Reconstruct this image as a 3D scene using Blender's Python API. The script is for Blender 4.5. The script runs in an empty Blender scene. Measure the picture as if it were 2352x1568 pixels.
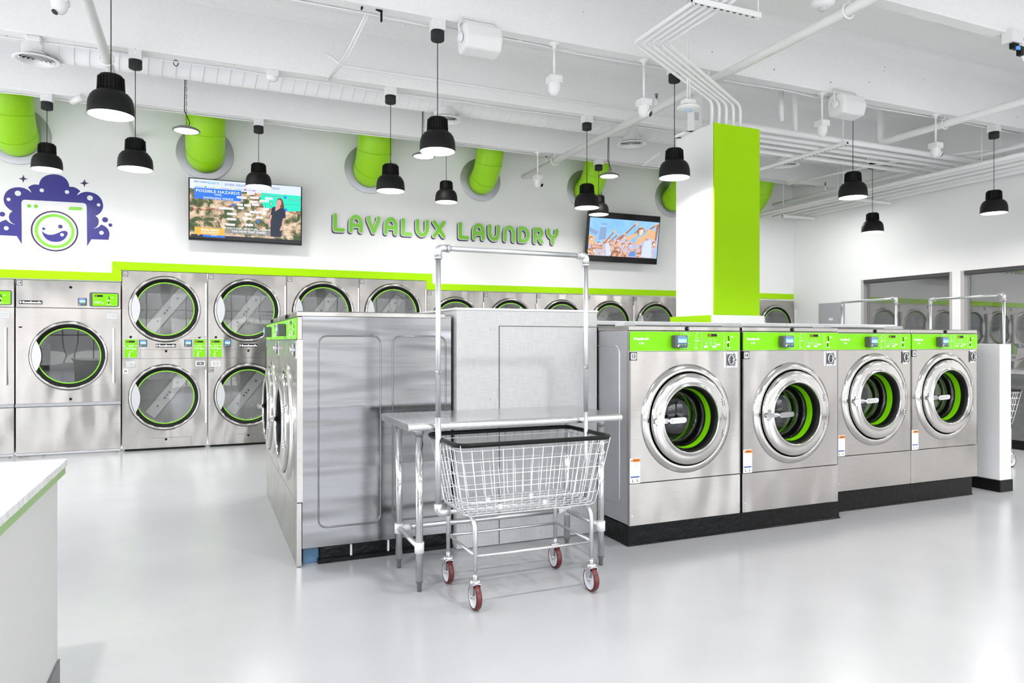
import bpy, math, random
from mathutils import Vector, Matrix
random.seed(7)
PI = math.pi
C = bpy.context.scene.collection
# ------------------------------------------------------------------ camera geometry
F = 1635.0; EYE = 1.39
YAW = math.atan((1176 - 466) / F); SN = math.sin(YAW); CS = math.cos(YAW)
def ray(x, y):
    u = (x - 1176) / F
    return (SN + u * CS, CS - u * SN, (784 - y) / F)
def onY(x, y, Y):
    r = ray(x, y); t = Y / r[1]; return (r[0] * t, Y, EYE + r[2] * t)
def onX(x, y, X):
    r = ray(x, y); t = X / r[0]; return (X, r[1] * t, EYE + r[2] * t)
def onZ(x, y, Z):
    r = ray(x, y); t = (Z - EYE) / r[2]; return (r[0] * t, r[1] * t, Z)
YW = 10.19      # back wall plane
XW = 10.20      # right wall plane
ZB = 4.08       # underside of the concrete joists
ZS = 4.68       # slab
STEMS = [9.14, 7.45, 5.74, 4.03, 2.32, 0.61, -1.1, -2.8]

# ------------------------------------------------------------------ materials
def new_mat(name):
    m = bpy.data.materials.new(name); m.use_nodes = True
    nt = m.node_tree; b = nt.nodes['Principled BSDF']
    return m, nt, b
def plain(name, col, rough=0.5, metal=0.0, emit=None, es=0.0, coat=0.0, spec=None):
    m, nt, b = new_mat(name)
    b.inputs['Base Color'].default_value = (*col, 1)
    b.inputs['Roughness'].default_value = rough
    b.inputs['Metallic'].default_value = metal
    if emit: b.inputs['Emission Color'].default_value = (*emit, 1); b.inputs['Emission Strength'].default_value = es
    if coat: b.inputs['Coat Weight'].default_value = coat
    if spec is not None: b.inputs['Specular IOR Level'].default_value = spec
    return m
def N(nt, t, **k):
    n = nt.nodes.new(t)
    for a, v in k.items():
        if a in n.inputs: n.inputs[a].default_value = v
        else: setattr(n, a, v)
    return n
def coords(nt, scale=(1, 1, 1), obj=True):
    tc = N(nt, 'ShaderNodeTexCoord'); mp = N(nt, 'ShaderNodeMapping')
    mp.inputs['Scale'].default_value = scale
    nt.links.new(tc.outputs['Object'], mp.inputs['Vector']); return mp.outputs['Vector']
def ramp(nt, fac, stops):
    r = N(nt, 'ShaderNodeValToRGB'); nt.links.new(fac, r.inputs['Fac'])
    e = r.color_ramp.elements
    e[0].position, e[0].color = stops[0][0], (*stops[0][1], 1)
    e[1].position, e[1].color = stops[-1][0], (*stops[-1][1], 1)
    for p, c in stops[1:-1]:
        q = e.new(p); q.color = (*c, 1)
    return r
def g(v): return (v, v, v)
def steel(name, col, rough, grain=(2, 2, 160), wav=0.02, wsc=(1.5, 1.5, 0.6)):
    m, nt, b = new_mat(name)
    b.inputs['Metallic'].default_value = 1
    v = coords(nt, grain); n = N(nt, 'ShaderNodeTexNoise', Scale=3.0, Detail=3.0)
    nt.links.new(v, n.inputs['Vector'])
    r = ramp(nt, n.outputs['Fac'], [(0.3, tuple(c * 0.93 for c in col)), (0.7, tuple(min(1, c * 1.05) for c in col))])
    nt.links.new(r.outputs['Color'], b.inputs['Base Color'])
    rr = N(nt, 'ShaderNodeMapRange'); nt.links.new(n.outputs['Fac'], rr.inputs['Value'])
    rr.inputs['To Min'].default_value = rough * 0.8; rr.inputs['To Max'].default_value = rough * 1.25
    nt.links.new(rr.outputs['Result'], b.inputs['Roughness'])
    v2 = coords(nt, wsc); n2 = N(nt, 'ShaderNodeTexNoise', Scale=2.2, Detail=1.0)
    nt.links.new(v2, n2.inputs['Vector'])
    bp = N(nt, 'ShaderNodeBump'); bp.inputs['Strength'].default_value = 1.0; bp.inputs['Distance'].default_value = wav
    nt.links.new(n2.outputs['Fac'], bp.inputs['Height'])
    nt.links.new(bp.outputs['Normal'], b.inputs['Normal'])
    return m
STEEL = steel('washer stainless', (0.455, 0.435, 0.41), 0.21, wav=0.035)
STEELC = steel('cool stainless', (0.62, 0.62, 0.63), 0.25)
STEELS = steel('side panel stainless', (0.25, 0.25, 0.253), 0.17, grain=(1, 1, 60), wav=0.018, wsc=(0.35, 0.35, 2.6))
STEELP = steel('light grey side metal', (0.58, 0.58, 0.61), 0.33)
TABLE = steel('table top stainless', (0.74, 0.74, 0.75), 0.25, grain=(120, 2, 2), wav=0.004)
CHROME = plain('chrome', (0.70, 0.70, 0.71), 0.09, 1)
RING = plain('polished door ring', (0.55, 0.535, 0.515), 0.12, 1)
ZINC = plain('zinc tube', (0.66, 0.67, 0.68), 0.38, 1)
WIRE = plain('zinc wire', (0.84, 0.84, 0.84), 0.3, 0.6)
GALV = plain('galvanised sheet', (0.44, 0.45, 0.47), 0.4, 1)
DSTEEL = plain('dark metal trim', (0.20, 0.20, 0.21), 0.35, 0.8)
BLACK = plain('black rubber', (0.006, 0.006, 0.006), 0.4, spec=0.2)
BLACKG = plain('black gloss', (0.006, 0.006, 0.006), 0.12, spec=0.3)
LAMPB = plain('black lamp enamel', (0.005, 0.005, 0.005), 0.55, spec=0.25)
CANOPY = plain('charcoal canopy', (0.03, 0.03, 0.031), 0.7, spec=0.2)
GREEN = plain('lime green panel', (0.20, 0.66, 0.0), 0.4, spec=0.25)
GREENP = plain('lime green wall paint', (0.37, 0.72, 0.0), 0.7, spec=0.2)
GREEND = plain('lime green duct paint', (0.33, 0.70, 0.0), 0.38)
GREENL = plain('sign letter green', (0.20, 0.60, 0.03), 0.35)
GRLINE = plain('green door line', (0.25, 0.72, 0.02), 0.4)
SAGE = plain('pale green edge strip', (0.30, 0.46, 0.20), 0.5)
NAVY = plain('navy vinyl', (0.035, 0.03, 0.24), 0.35)
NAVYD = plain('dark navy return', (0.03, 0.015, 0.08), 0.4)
WHITEP = plain('white plastic', (0.85, 0.85, 0.85), 0.4)
WHITEM = plain('white mark', (0.92, 0.92, 0.92), 0.5)
PAPER = plain('paper label', (0.88, 0.88, 0.87), 0.6)
ORANGE = plain('orange label band', (0.75, 0.22, 0.02), 0.6)
BLUEL = plain('blue label band', (0.05, 0.12, 0.35), 0.6)
GREYP = plain('grey plastic', (0.12, 0.12, 0.125), 0.45, spec=0.3)
GREYL = plain('light grey plastic', (0.55, 0.56, 0.57), 0.4)
GREYPAN = plain('grey electrical enamel', (0.40, 0.41, 0.43), 0.5)
WPAINT = plain('white painted pipe', (0.90, 0.90, 0.90), 0.35)
WPAINT2 = plain('white painted box', (0.82, 0.82, 0.815), 0.5)
LATCH = plain('grey latch lens', (0.60, 0.60, 0.62), 0.3, 0.4)
RUBY = plain('dark red wheel tread', (0.085, 0.003, 0.008), 0.3)
TREAD = plain('pinkish brown tread', (0.13, 0.022, 0.018), 0.35)
HUB = plain('pale grey hub', (0.66, 0.68, 0.70), 0.4)
AMBER = plain('amber digits', (0.3, 0.12, 0.0), 0.5, emit=(1, 0.5, 0.05), es=0.8)
LCD = plain('lit blue screen', (0.02, 0.08, 0.3), 0.3, emit=(0.10, 0.33, 0.8), es=0.7)
LCDL = plain('lit pale blue screen', (0.2, 0.5, 0.8), 0.3, emit=(0.30, 0.62, 0.95), es=0.7)
GLED = plain('green key', (0.02, 0.5, 0.05), 0.4)
DIFF = plain('lit lamp diffuser', (1, 1, 1), 0.5, emit=(1, 0.985, 0.96), es=5.0)
UFO = plain('lit high bay lens', (1, 1, 1), 0.5, emit=(1, 0.99, 0.97), es=3.0)
HOLE = plain('dark slot', (0.02, 0.02, 0.02), 0.8)
BLUEM = plain('blue masked concrete', (0.10, 0.22, 0.36), 0.6)

def thin_glass(name, tint, refl=1.0, base=0.04, gloss_col=(1, 1, 1)):
    m = bpy.data.materials.new(name); m.use_nodes = True; nt = m.node_tree; nt.nodes.clear()
    out = N(nt, 'ShaderNodeOutputMaterial'); mx = N(nt, 'ShaderNodeMixShader')
    tr = N(nt, 'ShaderNodeBsdfTransparent'); tr.inputs['Color'].default_value = (*tint, 1)
    gl = N(nt, 'ShaderNodeBsdfGlossy'); gl.inputs['Roughness'].default_value = 0.02; gl.inputs['Color'].default_value = (*gloss_col, 1)
    lw = N(nt, 'ShaderNodeLayerWeight'); pw = N(nt, 'ShaderNodeMath', operation='POWER'); pw.inputs[1].default_value = 3.0
    nt.links.new(lw.outputs['Facing'], pw.inputs[0]); lw.inputs['Blend'].default_value = 0.5
    ma = N(nt, 'ShaderNodeMath', operation='MULTIPLY_ADD'); ma.inputs[1].default_value = refl; ma.inputs[2].default_value = base
    nt.links.new(pw.outputs[0], ma.inputs[0]); nt.links.new(ma.outputs[0], mx.inputs['Fac'])
    nt.links.new(tr.outputs[0], mx.inputs[1]); nt.links.new(gl.outputs[0], mx.inputs[2])
    nt.links.new(mx.outputs[0], out.inputs['Surface']); return m
GLASS = thin_glass('window glass', (0.62, 0.62, 0.63), 0.5, 0.22)
DGLASS = thin_glass('dryer door glass', (0.85, 0.86, 0.85), 0.6, 0.08)
WGLASS = thin_glass('washer door glass', (0.72, 0.73, 0.72), 0.5, 0.05)

def mat_wall(name, col):
    m, nt, b = new_mat(name)
    v = coords(nt); n = N(nt, 'ShaderNodeTexNoise', Scale=140.0, Detail=2.0); nt.links.new(v, n.inputs['Vector'])
    b.inputs['Base Color'].default_value = (*col, 1); b.inputs['Roughness'].default_value = 0.75
    bp = N(nt, 'ShaderNodeBump'); bp.inputs['Strength'].default_value = 0.25; bp.inputs['Distance'].default_value = 0.002
    nt.links.new(n.outputs['Fac'], bp.inputs['Height']); nt.links.new(bp.outputs['Normal'], b.inputs['Normal'])
    return m
WALL = mat_wall('white wall paint', (0.89, 0.89, 0.89))
def mat_ceil():
    m, nt, b = new_mat('painted concrete with pits'); b.inputs['Roughness'].default_value = 0.8
    v = coords(nt)
    vo = N(nt, 'ShaderNodeTexVoronoi', Scale=9.0); nt.links.new(v, vo.inputs['Vector'])
    n1 = N(nt, 'ShaderNodeTexNoise', Scale=1.1, Detail=2.0); nt.links.new(v, n1.inputs['Vector'])
    n3 = N(nt, 'ShaderNodeTexNoise', Scale=60.0, Detail=3.0); nt.links.new(v, n3.inputs['Vector'])
    # pits: small discs at voronoi cell points, only where the slow noise is high
    a = N(nt, 'ShaderNodeMath', operation='LESS_THAN'); nt.links.new(vo.outputs['Distance'], a.inputs[0])
    mr = N(nt, 'ShaderNodeMapRange'); nt.links.new(vo.outputs['Color'], mr.inputs['Value'])
    mr.inputs['From Min'].default_value = 0.45; mr.inputs['From Max'].default_value = 1.0
    mr.inputs['To Min'].default_value = 0.0; mr.inputs['To Max'].default_value = 0.085
    nt.links.new(mr.outputs['Result'], a.inputs[1])
    c = N(nt, 'ShaderNodeMath', operation='GREATER_THAN'); nt.links.new(n1.outputs['Fac'], c.inputs[0]); c.inputs[1].default_value = 0.44
    d = N(nt, 'ShaderNodeMath', operation='MULTIPLY'); nt.links.new(a.outputs[0], d.inputs[0]); nt.links.new(c.outputs[0], d.inputs[1])
    base = ramp(nt, n3.outputs['Fac'], [(0.3, (0.84, 0.84, 0.835)), (0.7, (0.89, 0.89, 0.885))])
    mx = N(nt, 'ShaderNodeMix', data_type='RGBA'); nt.links.new(d.outputs[0], mx.inputs[0])
    nt.links.new(base.outputs['Color'], mx.inputs[6]); mx.inputs[7].default_value = (0.10, 0.10, 0.10, 1)
    nt.links.new(mx.outputs[2], b.inputs['Base Color'])
    bp = N(nt, 'ShaderNodeBump'); bp.inputs['Strength'].default_value = 0.3; bp.inputs['Distance'].default_value = 0.003
    nt.links.new(n3.outputs['Fac'], bp.inputs['Height']); nt.links.new(bp.outputs['Normal'], b.inputs['Normal'])
    return m
CEIL = mat_ceil()
def mat_floor():
    m, nt, b = new_mat('sealed light grey floor')
    v = coords(nt); n = N(nt, 'ShaderNodeTexNoise', Scale=0.9, Detail=5.0, Roughness=0.6); nt.links.new(v, n.inputs['Vector'])
    r = ramp(nt, n.outputs['Fac'], [(0.3, (0.47, 0.47, 0.483)), (0.7, (0.52, 0.52, 0.533))])
    # sparse scuffs
    v2 = coords(nt, (1.0, 6.0, 1)); w = N(nt, 'ShaderNodeTexVoronoi', Scale=0.8); nt.links.new(v2, w.inputs['Vector'])
    a = N(nt, 'ShaderNodeMath', operation='LESS_THAN'); nt.links.new(w.outputs['Distance'], a.inputs[0]); a.inputs[1].default_value = 0.006
    mx = N(nt, 'ShaderNodeMix', data_type='RGBA'); nt.links.new(a.outputs[0], mx.inputs[0])
    nt.links.new(r.outputs['Color'], mx.inputs[6]); mx.inputs[7].default_value = (0.40, 0.40, 0.41, 1)
    nt.links.new(mx.outputs[2], b.inputs['Base Color'])
    n2 = N(nt, 'ShaderNodeTexNoise', Scale=0.7, Detail=0.0); nt.links.new(v, n2.inputs['Vector'])
    rr = N(nt, 'ShaderNodeMapRange'); nt.links.new(n2.outputs['Fac'], rr.inputs['Value'])
    rr.inputs['To Min'].default_value = 0.20; rr.inputs['To Max'].default_value = 0.26
    nt.links.new(rr.outputs['Result'], b.inputs['Roughness'])
    n4 = N(nt, 'ShaderNodeTexNoise', Scale=45.0, Detail=2.0); nt.links.new(v, n4.inputs['Vector'])
    bp = N(nt, 'ShaderNodeBump'); bp.inputs['Strength'].default_value = 0.1; bp.inputs['Distance'].default_value = 0.0003
    nt.links.new(n4.outputs['Fac'], bp.inputs['Height']); nt.links.new(bp.outputs['Normal'], b.inputs['Normal'])
    b.inputs['Coat Weight'].default_value = 0.2; b.inputs['Coat Roughness'].default_value = 0.18
    return m
FLOOR = mat_floor()
def mat_linen():
    m, nt, b = new_mat('linen pattern laminate'); b.inputs['Roughness'].default_value = 0.45
    o = []
    for sc in ((10, 10, 330), (330, 10, 10)):
        v = coords(nt, sc); n = N(nt, 'ShaderNodeTexNoise', Scale=1.0, Detail=3.0); nt.links.new(v, n.inputs['Vector']); o.append(n)
    ad = N(nt, 'ShaderNodeMath', operation='ADD'); nt.links.new(o[0].outputs['Fac'], ad.inputs[0]); nt.links.new(o[1].outputs['Fac'], ad.inputs[1])
    hv = N(nt, 'ShaderNodeMath', operation='MULTIPLY'); nt.links.new(ad.outputs[0], hv.inputs[0]); hv.inputs[1].default_value = 0.5
    r = ramp(nt, hv.outputs[0], [(0.30, (0.48, 0.48, 0.472)), (0.5, (0.62, 0.62, 0.612)), (0.70, (0.72, 0.72, 0.712))])
    nt.links.new(r.outputs['Color'], b.inputs['Base Color']); return m
LINEN = mat_linen()
def mat_marble():
    m, nt, b = new_mat('white marble laminate'); b.inputs['Roughness'].default_value = 0.3
    v = coords(nt, (1.4, 3.4, 3)); n = N(nt, 'ShaderNodeTexNoise', Scale=2.6, Detail=9.0, Roughness=0.62, Distortion=1.6); nt.links.new(v, n.inputs['Vector'])
    r = ramp(nt, n.outputs['Fac'], [(0.42, g(0.80)), (0.485, g(0.74)), (0.50, g(0.42)), (0.515, g(0.76)), (0.6, g(0.82))])
    nt.links.new(r.outputs['Color'], b.inputs['Base Color']); return m
MARBLE = mat_marble()
def mat_perf(name, lo, hi, scale):
    m, nt, b = new_mat(name); b.inputs['Roughness'].default_value = 0.5; b.inputs['Metallic'].default_value = 0.3
    v = coords(nt); vo = N(nt, 'ShaderNodeTexVoronoi', Scale=scale); vo.inputs['Randomness'].default_value = 0.12
    nt.links.new(v, vo.inputs['Vector'])
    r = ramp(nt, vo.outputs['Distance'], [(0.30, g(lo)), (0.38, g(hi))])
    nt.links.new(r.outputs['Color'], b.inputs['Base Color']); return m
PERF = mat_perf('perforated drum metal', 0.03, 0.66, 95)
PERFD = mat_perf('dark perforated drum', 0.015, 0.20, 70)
def mat_basedark():
    m, nt, b = new_mat('black painted concrete base')
    b.inputs['Base Color'].default_value = (0.004, 0.004, 0.004, 1); b.inputs['Roughness'].default_value = 0.25; b.inputs['Specular IOR Level'].default_value = 0.2
    v = coords(nt); n = N(nt, 'ShaderNodeTexNoise', Scale=25.0, Detail=4.0); nt.links.new(v, n.inputs['Vector'])
    bp = N(nt, 'ShaderNodeBump'); bp.inputs['Strength'].default_value = 0.6; bp.inputs['Distance'].default_value = 0.01
    nt.links.new(n.outputs['Fac'], bp.inputs['Height']); nt.links.new(bp.outputs['Normal'], b.inputs['Normal']); return m
BASEB = mat_basedark()
def mat_screen(name, stops, scale, es, dist=0.8, stretch=(1, 1, 1)):
    m, nt, b = new_mat(name); b.inputs['Roughness'].default_value = 0.25; b.inputs['Base Color'].default_value = (0, 0, 0, 1)
    v = coords(nt, stretch); n = N(nt, 'ShaderNodeTexNoise', Scale=scale, Detail=6.0, Roughness=0.65, Distortion=dist); nt.links.new(v, n.inputs['Vector'])
    r = ramp(nt, n.outputs['Fac'], stops)
    nt.links.new(r.outputs['Color'], b.inputs['Emission Color']); b.inputs['Emission Strength'].default_value = es; return m
def scr(name, c, es=0.9): return plain(name, (0, 0, 0), 0.25, emit=c, es=es)

# ------------------------------------------------------------------ mesh builder
class MB:
    def __init__(s): s.v = []; s.f = []; s.m = []; s.sm = []; s.mats = []
    def mi(s, m):
        if m not in s.mats: s.mats.append(m)
        return s.mats.index(m)
    def add(s, vs, fs, m, smooth=False):
        o = len(s.v); s.v += [tuple(v) for v in vs]; k = s.mi(m)
        for f in fs: s.f.append(tuple(i + o for i in f)); s.m.append(k); s.sm.append(smooth)
    def box(s, x0, x1, y0, y1, z0, z1, m, c=0.0):
        if x0 > x1: x0, x1 = x1, x0
        if y0 > y1: y0, y1 = y1, y0
        if z0 > z1: z0, z1 = z1, z0
        c = min(c, (x1-x0)*.45, (y1-y0)*.45, (z1-z0)*.45)
        if c <= 0:
            vs = [(x, y, z) for x in (x0, x1) for y in (y0, y1) for z in (z0, z1)]
            fs = [(0,1,3,2),(4,6,7,5),(0,4,5,1),(2,3,7,6),(0,2,6,4),(1,5,7,3)]
            s.add(vs, fs, m); return
        vs = []; idx = {}
        X = (x0, x1); Y = (y0, y1); Z = (z0, z1)
        for i in (0, 1):
            for j in (0, 1):
                for k in (0, 1):
                    sx = (c, -c)[i]; sy = (c, -c)[j]; sz = (c, -c)[k]
                    idx[i, j, k, 0] = len(vs); vs.append((X[i], Y[j]+sy, Z[k]+sz))
                    idx[i, j, k, 1] = len(vs); vs.append((X[i]+sx, Y[j], Z[k]+sz))
                    idx[i, j, k, 2] = len(vs); vs.append((X[i]+sx, Y[j]+sy, Z[k]))
        fs = []
        for i in (0, 1): fs.append(tuple(idx[i, j, k, 0] for j, k in ((0,0),(0,1),(1,1),(1,0))))
        for j in (0, 1): fs.append(tuple(idx[i, j, k, 1] for i, k in ((0,0),(0,1),(1,1),(1,0))))
        for k in (0, 1): fs.append(tuple(idx[i, j, k, 2] for i, j in ((0,0),(0,1),(1,1),(1,0))))
        for i in (0, 1):
            for j in (0, 1): fs.append((idx[i,j,0,0], idx[i,j,1,0], idx[i,j,1,1], idx[i,j,0,1]))
        for i in (0, 1):
            for k in (0, 1): fs.append((idx[i,0,k,0], idx[i,1,k,0], idx[i,1,k,2], idx[i,0,k,2]))
        for j in (0, 1):
            for k in (0, 1): fs.append((idx[0,j,k,1], idx[1,j,k,1], idx[1,j,k,2], idx[0,j,k,2]))
        for i in (0, 1):
            for j in (0, 1):
                for k in (0, 1): fs.append((idx[i,j,k,0], idx[i,j,k,1], idx[i,j,k,2]))
        s.add(vs, fs, m)
    def lathe(s, prof, m, c=(0, 0, 0), axis='Z', n=32, smooth=True, closed=False, a0=0, a1=2*PI):
        """prof: (r, h); m: one material or list per segment"""
        full = abs(a1 - a0 - 2*PI) < 1e-6
        cnt = n if full else n + 1
        base = len(s.v); P = []
        for (r, h) in prof:
            for i in range(cnt):
                a = a0 + (a1 - a0) * i / n
                p, q = r * math.cos(a), r * math.sin(a)
                if axis == 'Z': P.append((c[0]+p, c[1]+q, c[2]+h))
                elif axis == 'Y': P.append((c[0]+p, c[1]+h, c[2]+q))
                else: P.append((c[0]+h, c[1]+p, c[2]+q))
        s.v += P
        segs = len(prof) - 1 + (1 if closed else 0)
        for k in range(segs):
            k2 = (k + 1) % len(prof)
            mk = s.mi(m[k] if isinstance(m, (list, tuple)) else m)
            for i in range(n):
                j = (i + 1) % cnt
                if not full and i + 1 >= cnt: continue
                if prof[k][0] < 1e-9 and prof[k2][0] < 1e-9: continue
                s.f.append((base+k*cnt+i, base+k*cnt+j, base+k2*cnt+j, base+k2*cnt+i)); s.m.append(mk); s.sm.append(smooth)
    def cyl(s, p0, p1, r, m, n=16, r2=None, smooth=True):
        s.tube([p0, p1], r, m, n, caps=True, r_end=r2, smooth=smooth)
    def tube(s, pts, r, m, n=10, caps=True, closed=False, r_end=None, smooth=True):
        pts = [Vector(p) for p in pts]; L = len(pts); rings = []
        prev = None
        for i in range(L):
            if closed: t = (pts[(i+1) % L] - pts[i-1])
            elif i == 0: t = pts[1] - pts[0]
            elif i == L-1: t = pts[-1] - pts[-2]
            else: t = (pts[i+1]-pts[i]).normalized() + (pts[i]-pts[i-1]).normalized()
            t = t.normalized()
            if prev is None:
                a = Vector((0, 0, 1)) if abs(t.z) < 0.9 else Vector((1, 0, 0))
                u = t.cross(a).normalized()
            else:
                u = prev - t * prev.dot(t)
                if u.length < 1e-6: u = t.orthogonal()
                u.normalize()
            w = t.cross(u); prev = u
            sc = 1.0
            if (0 < i < L-1) or closed:
                d1 = (pts[(i+1) % L]-pts[i]).normalized(); sc = 1.0 / max(0.5, math.sqrt(max(0.0, (1 + d1.dot((pts[i]-pts[i-1]).normalized()))/2)))
            rr = r if r_end is None else r + (r_end - r) * i / (L-1)
            rings.append([tuple(pts[i] + (u*math.cos(2*PI*k/n) + w*math.sin(2*PI*k/n)) * rr * (1 + (sc-1)*0.5)) for k in range(n)])
        base = len(s.v); mk = s.mi(m)
        for R_ in rings: s.v += R_
        for i in range(L if closed else L-1):
            i2 = (i+1) % L
            for k in range(n):
                k2 = (k+1) % n
                s.f.append((base+i*n+k, base+i*n+k2, base+i2*n+k2, base+i2*n+k)); s.m.append(mk); s.sm.append(smooth)
        if caps and not closed:
            s.f.append(tuple(base+k for k in range(n))[::-1]); s.m.append(mk); s.sm.append(False)
            s.f.append(tuple(base+(L-1)*n+k for k in range(n))); s.m.append(mk); s.sm.append(False)
    def prism(s, pts, y0, y1, m, plane='XZ'):
        """extruded polygon; pts in (x,z) between y0,y1 (or (y,z) between x0,x1 for 'YZ')"""
        n = len(pts)
        if plane == 'XZ': A = [(p[0], y0, p[1]) for p in pts] + [(p[0], y1, p[1]) for p in pts]
        elif plane == 'YZ': A = [(y0, p[0], p[1]) for p in pts] + [(y1, p[0], p[1]) for p in pts]
        else: A = [(p[0], p[1], y0) for p in pts] + [(p[0], p[1], y1) for p in pts]
        fs = [tuple(range(n)), tuple(range(2*n-1, n-1, -1))]
        for i in range(n): j = (i+1) % n; fs.append((i, i+n, j+n, j))
        s.add(A, fs, m)
    def disc(s, cx, cz, r, y0, y1, m, n=28, sx=1.0):
        s.prism([(cx + sx*r*math.cos(2*PI*i/n), cz + r*math.sin(2*PI*i/n)) for i in range(n)], y0, y1, m)
    def capsule(s, a, b, r, y0, y1, m, n=8):
        a = Vector(a); b = Vector(b); d = b - a; th = math.atan2(d.y, d.x)
        pts = [(b.x + r*math.cos(th - PI/2 + PI*i/n), b.y + r*math.sin(th - PI/2 + PI*i/n)) for i in range(n+1)]
        pts += [(a.x + r*math.cos(th + PI/2 + PI*i/n), a.y + r*math.sin(th + PI/2 + PI*i/n)) for i in range(n+1)]
        s.prism(pts, y0, y1, m)
    def text(s, body, x, z, h, y, m, bold=0.0, align='LEFT', ext=0.0008, width=None, rot=None, shear=0.0):
        cu = bpy.data.curves.new('t', 'FONT'); cu.body = body; cu.align_x = 'LEFT'; cu.resolution_u = 2
        cu.offset = bold; cu.shear = shear
        o = bpy.data.objects.new('t', cu); C.objects.link(o)
        dg = bpy.context.evaluated_depsgraph_get(); dg.update()
        me = bpy.data.meshes.new_from_object(o.evaluated_get(dg))
        vs = [v.co.copy() for v in me.vertices]; fs = [tuple(p.vertices) for p in me.polygons]
        bpy.data.objects.remove(o); bpy.data.curves.remove(cu); bpy.data.meshes.remove(me)
        if not vs: return
        mnx = min(v.x for v in vs); mxx = max(v.x for v in vs)
        mny = min(v.y for v in vs); mxy = max(v.y for v in vs)
        sc = h / max(1e-6, mxy - mny); sx = sc if width is None else width / max(1e-6, mxx - mnx)
        W = (mxx - mnx) * sx
        ox = x if align == 'LEFT' else (x - W/2 if align == 'CENTER' else x - W)
        s.add([(ox + (v.x - mnx)*sx, y, z + (v.y - mny)*sc) for v in vs], fs, m)
    def build(s, name, parent=None, loc=None, rz=0.0, bevel=None):
        me = bpy.data.meshes.new(name); me.from_pydata(s.v, [], s.f)
        for m in s.mats: me.materials.append(m)
        me.polygons.foreach_set('material_index', s.m); me.polygons.foreach_set('use_smooth', s.sm)
        me.validate(); me.update()
        o = bpy.data.objects.new(name, me); C.objects.link(o)
        if parent is not None: o.parent = parent
        if loc is not None: o.location = loc
        o.rotation_euler.z = rz
        if bevel:
            b = o.modifiers.new('bevel', 'BEVEL'); b.width = bevel; b.segments = 2; b.limit_method = 'ANGLE'
        return o
def tag(o, label, cat, group=None, kind=None):
    if label: o['label'] = label
    if cat: o['category'] = cat
    if group: o['group'] = group
    if kind: o['kind'] = kind
    return o
def struct(o): o['kind'] = 'structure'; return o
def thing(name, loc, label, cat, group=None, rz=0.0):
    o = bpy.data.objects.new(name, None); C.objects.link(o); o.location = loc; o.rotation_euler = (0, 0, rz)
    o.empty_display_size = 0.1
    return tag(o, label, cat, group)
def kids(o): return [c for c in C.objects if c.parent == o]
def copy_tree(o, parent=None, skip=()):
    c = o.copy(); C.objects.link(c); c.parent = parent
    for ch in kids(o):
        if ch.name.split('.')[0] not in skip: copy_tree(ch, c, skip)
    return c
def box_obj(name, x0, x1, y0, y1, z0, z1, m, parent=None, c=0.0):
    b = MB(); b.box(x0, x1, y0, y1, z0, z1, m, c); return b.build(name, parent)
def arc_pts(p0, p1, p2, rad, n=6):
    """fillet corner p1"""
    p0, p1, p2 = Vector(p0), Vector(p1), Vector(p2)
    a = (p0-p1).normalized(); b = (p2-p1).normalized()
    ang = a.angle(b); d = min(rad / math.tan(ang/2), (p0-p1).length*.49, (p2-p1).length*.49)
    q0 = p1 + a*d; q2 = p1 + b*d; out = []
    for i in range(n+1):
        t = i/n; out.append(tuple((1-t)**2*q0 + 2*t*(1-t)*p1 + t*t*q2))
    return out
def rounded(pts, rad, n=6):
    out = [tuple(pts[0])]
    for i in range(1, len(pts)-1): out += arc_pts(pts[i-1], pts[i], pts[i+1], rad, n)
    out.append(tuple(pts[-1])); return out
def rrect(x0, x1, z0, z1, r, n=4):
    pts = []
    for cx, cz, a in ((x1-r, z0+r, -PI/2), (x1-r, z1-r, 0), (x0+r, z1-r, PI/2), (x0+r, z0+r, PI)):
        for i in range(n+1): t = a + PI/2*i/n; pts.append((cx + r*math.cos(t), cz + r*math.sin(t)))
    return pts

# ------------------------------------------------------------------ room shell
XL, YF = -5.5, -4.5
struct(box_obj('floor', XL-3, 14.5, YF-5, YW+0.3, -0.1, 0.0, FLOOR))
struct(box_obj('wall_back', XL, XW+0.2, YW, YW+0.25, 2.30, ZS, WALL))
struct(box_obj('wall_back_header_left', XL, -0.944, YW, YW+0.25, 2.138, 2.30, WALL)); struct(box_obj('wall_back_header_right', 3.04, XW+0.2, YW, YW+0.25, 2.152, 2.30, WALL))
struct(box_obj('wall_back_lower', XL, XW+0.2, YW+0.62, YW+0.8, 0, 2.30, WALL))
# ceiling slab with double-tee joists as one piece
struct(box_obj('ceiling', XL, XW+0.3, YF, YW+0.25, ZS, ZS+0.2, CEIL))
for ys in STEMS:
    b = MB()
    pr = [(ys-0.055, ZB), (ys-0.065, ZB+0.012)]
    pr += [(ys-0.105, ZS-0.16)]
    for i in range(1, 6): a = PI/2*i/5; pr.append((ys-0.105-0.13*(1-math.cos(a)), ZS-0.16+0.159*math.sin(a)))
    pr2 = [(2*ys-p[0], p[1]) for p in pr][::-1]
    b.prism(pr + pr2, XL, XW, CEIL, plane='YZ')
    struct(b.build('ceiling_joist'))
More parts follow.
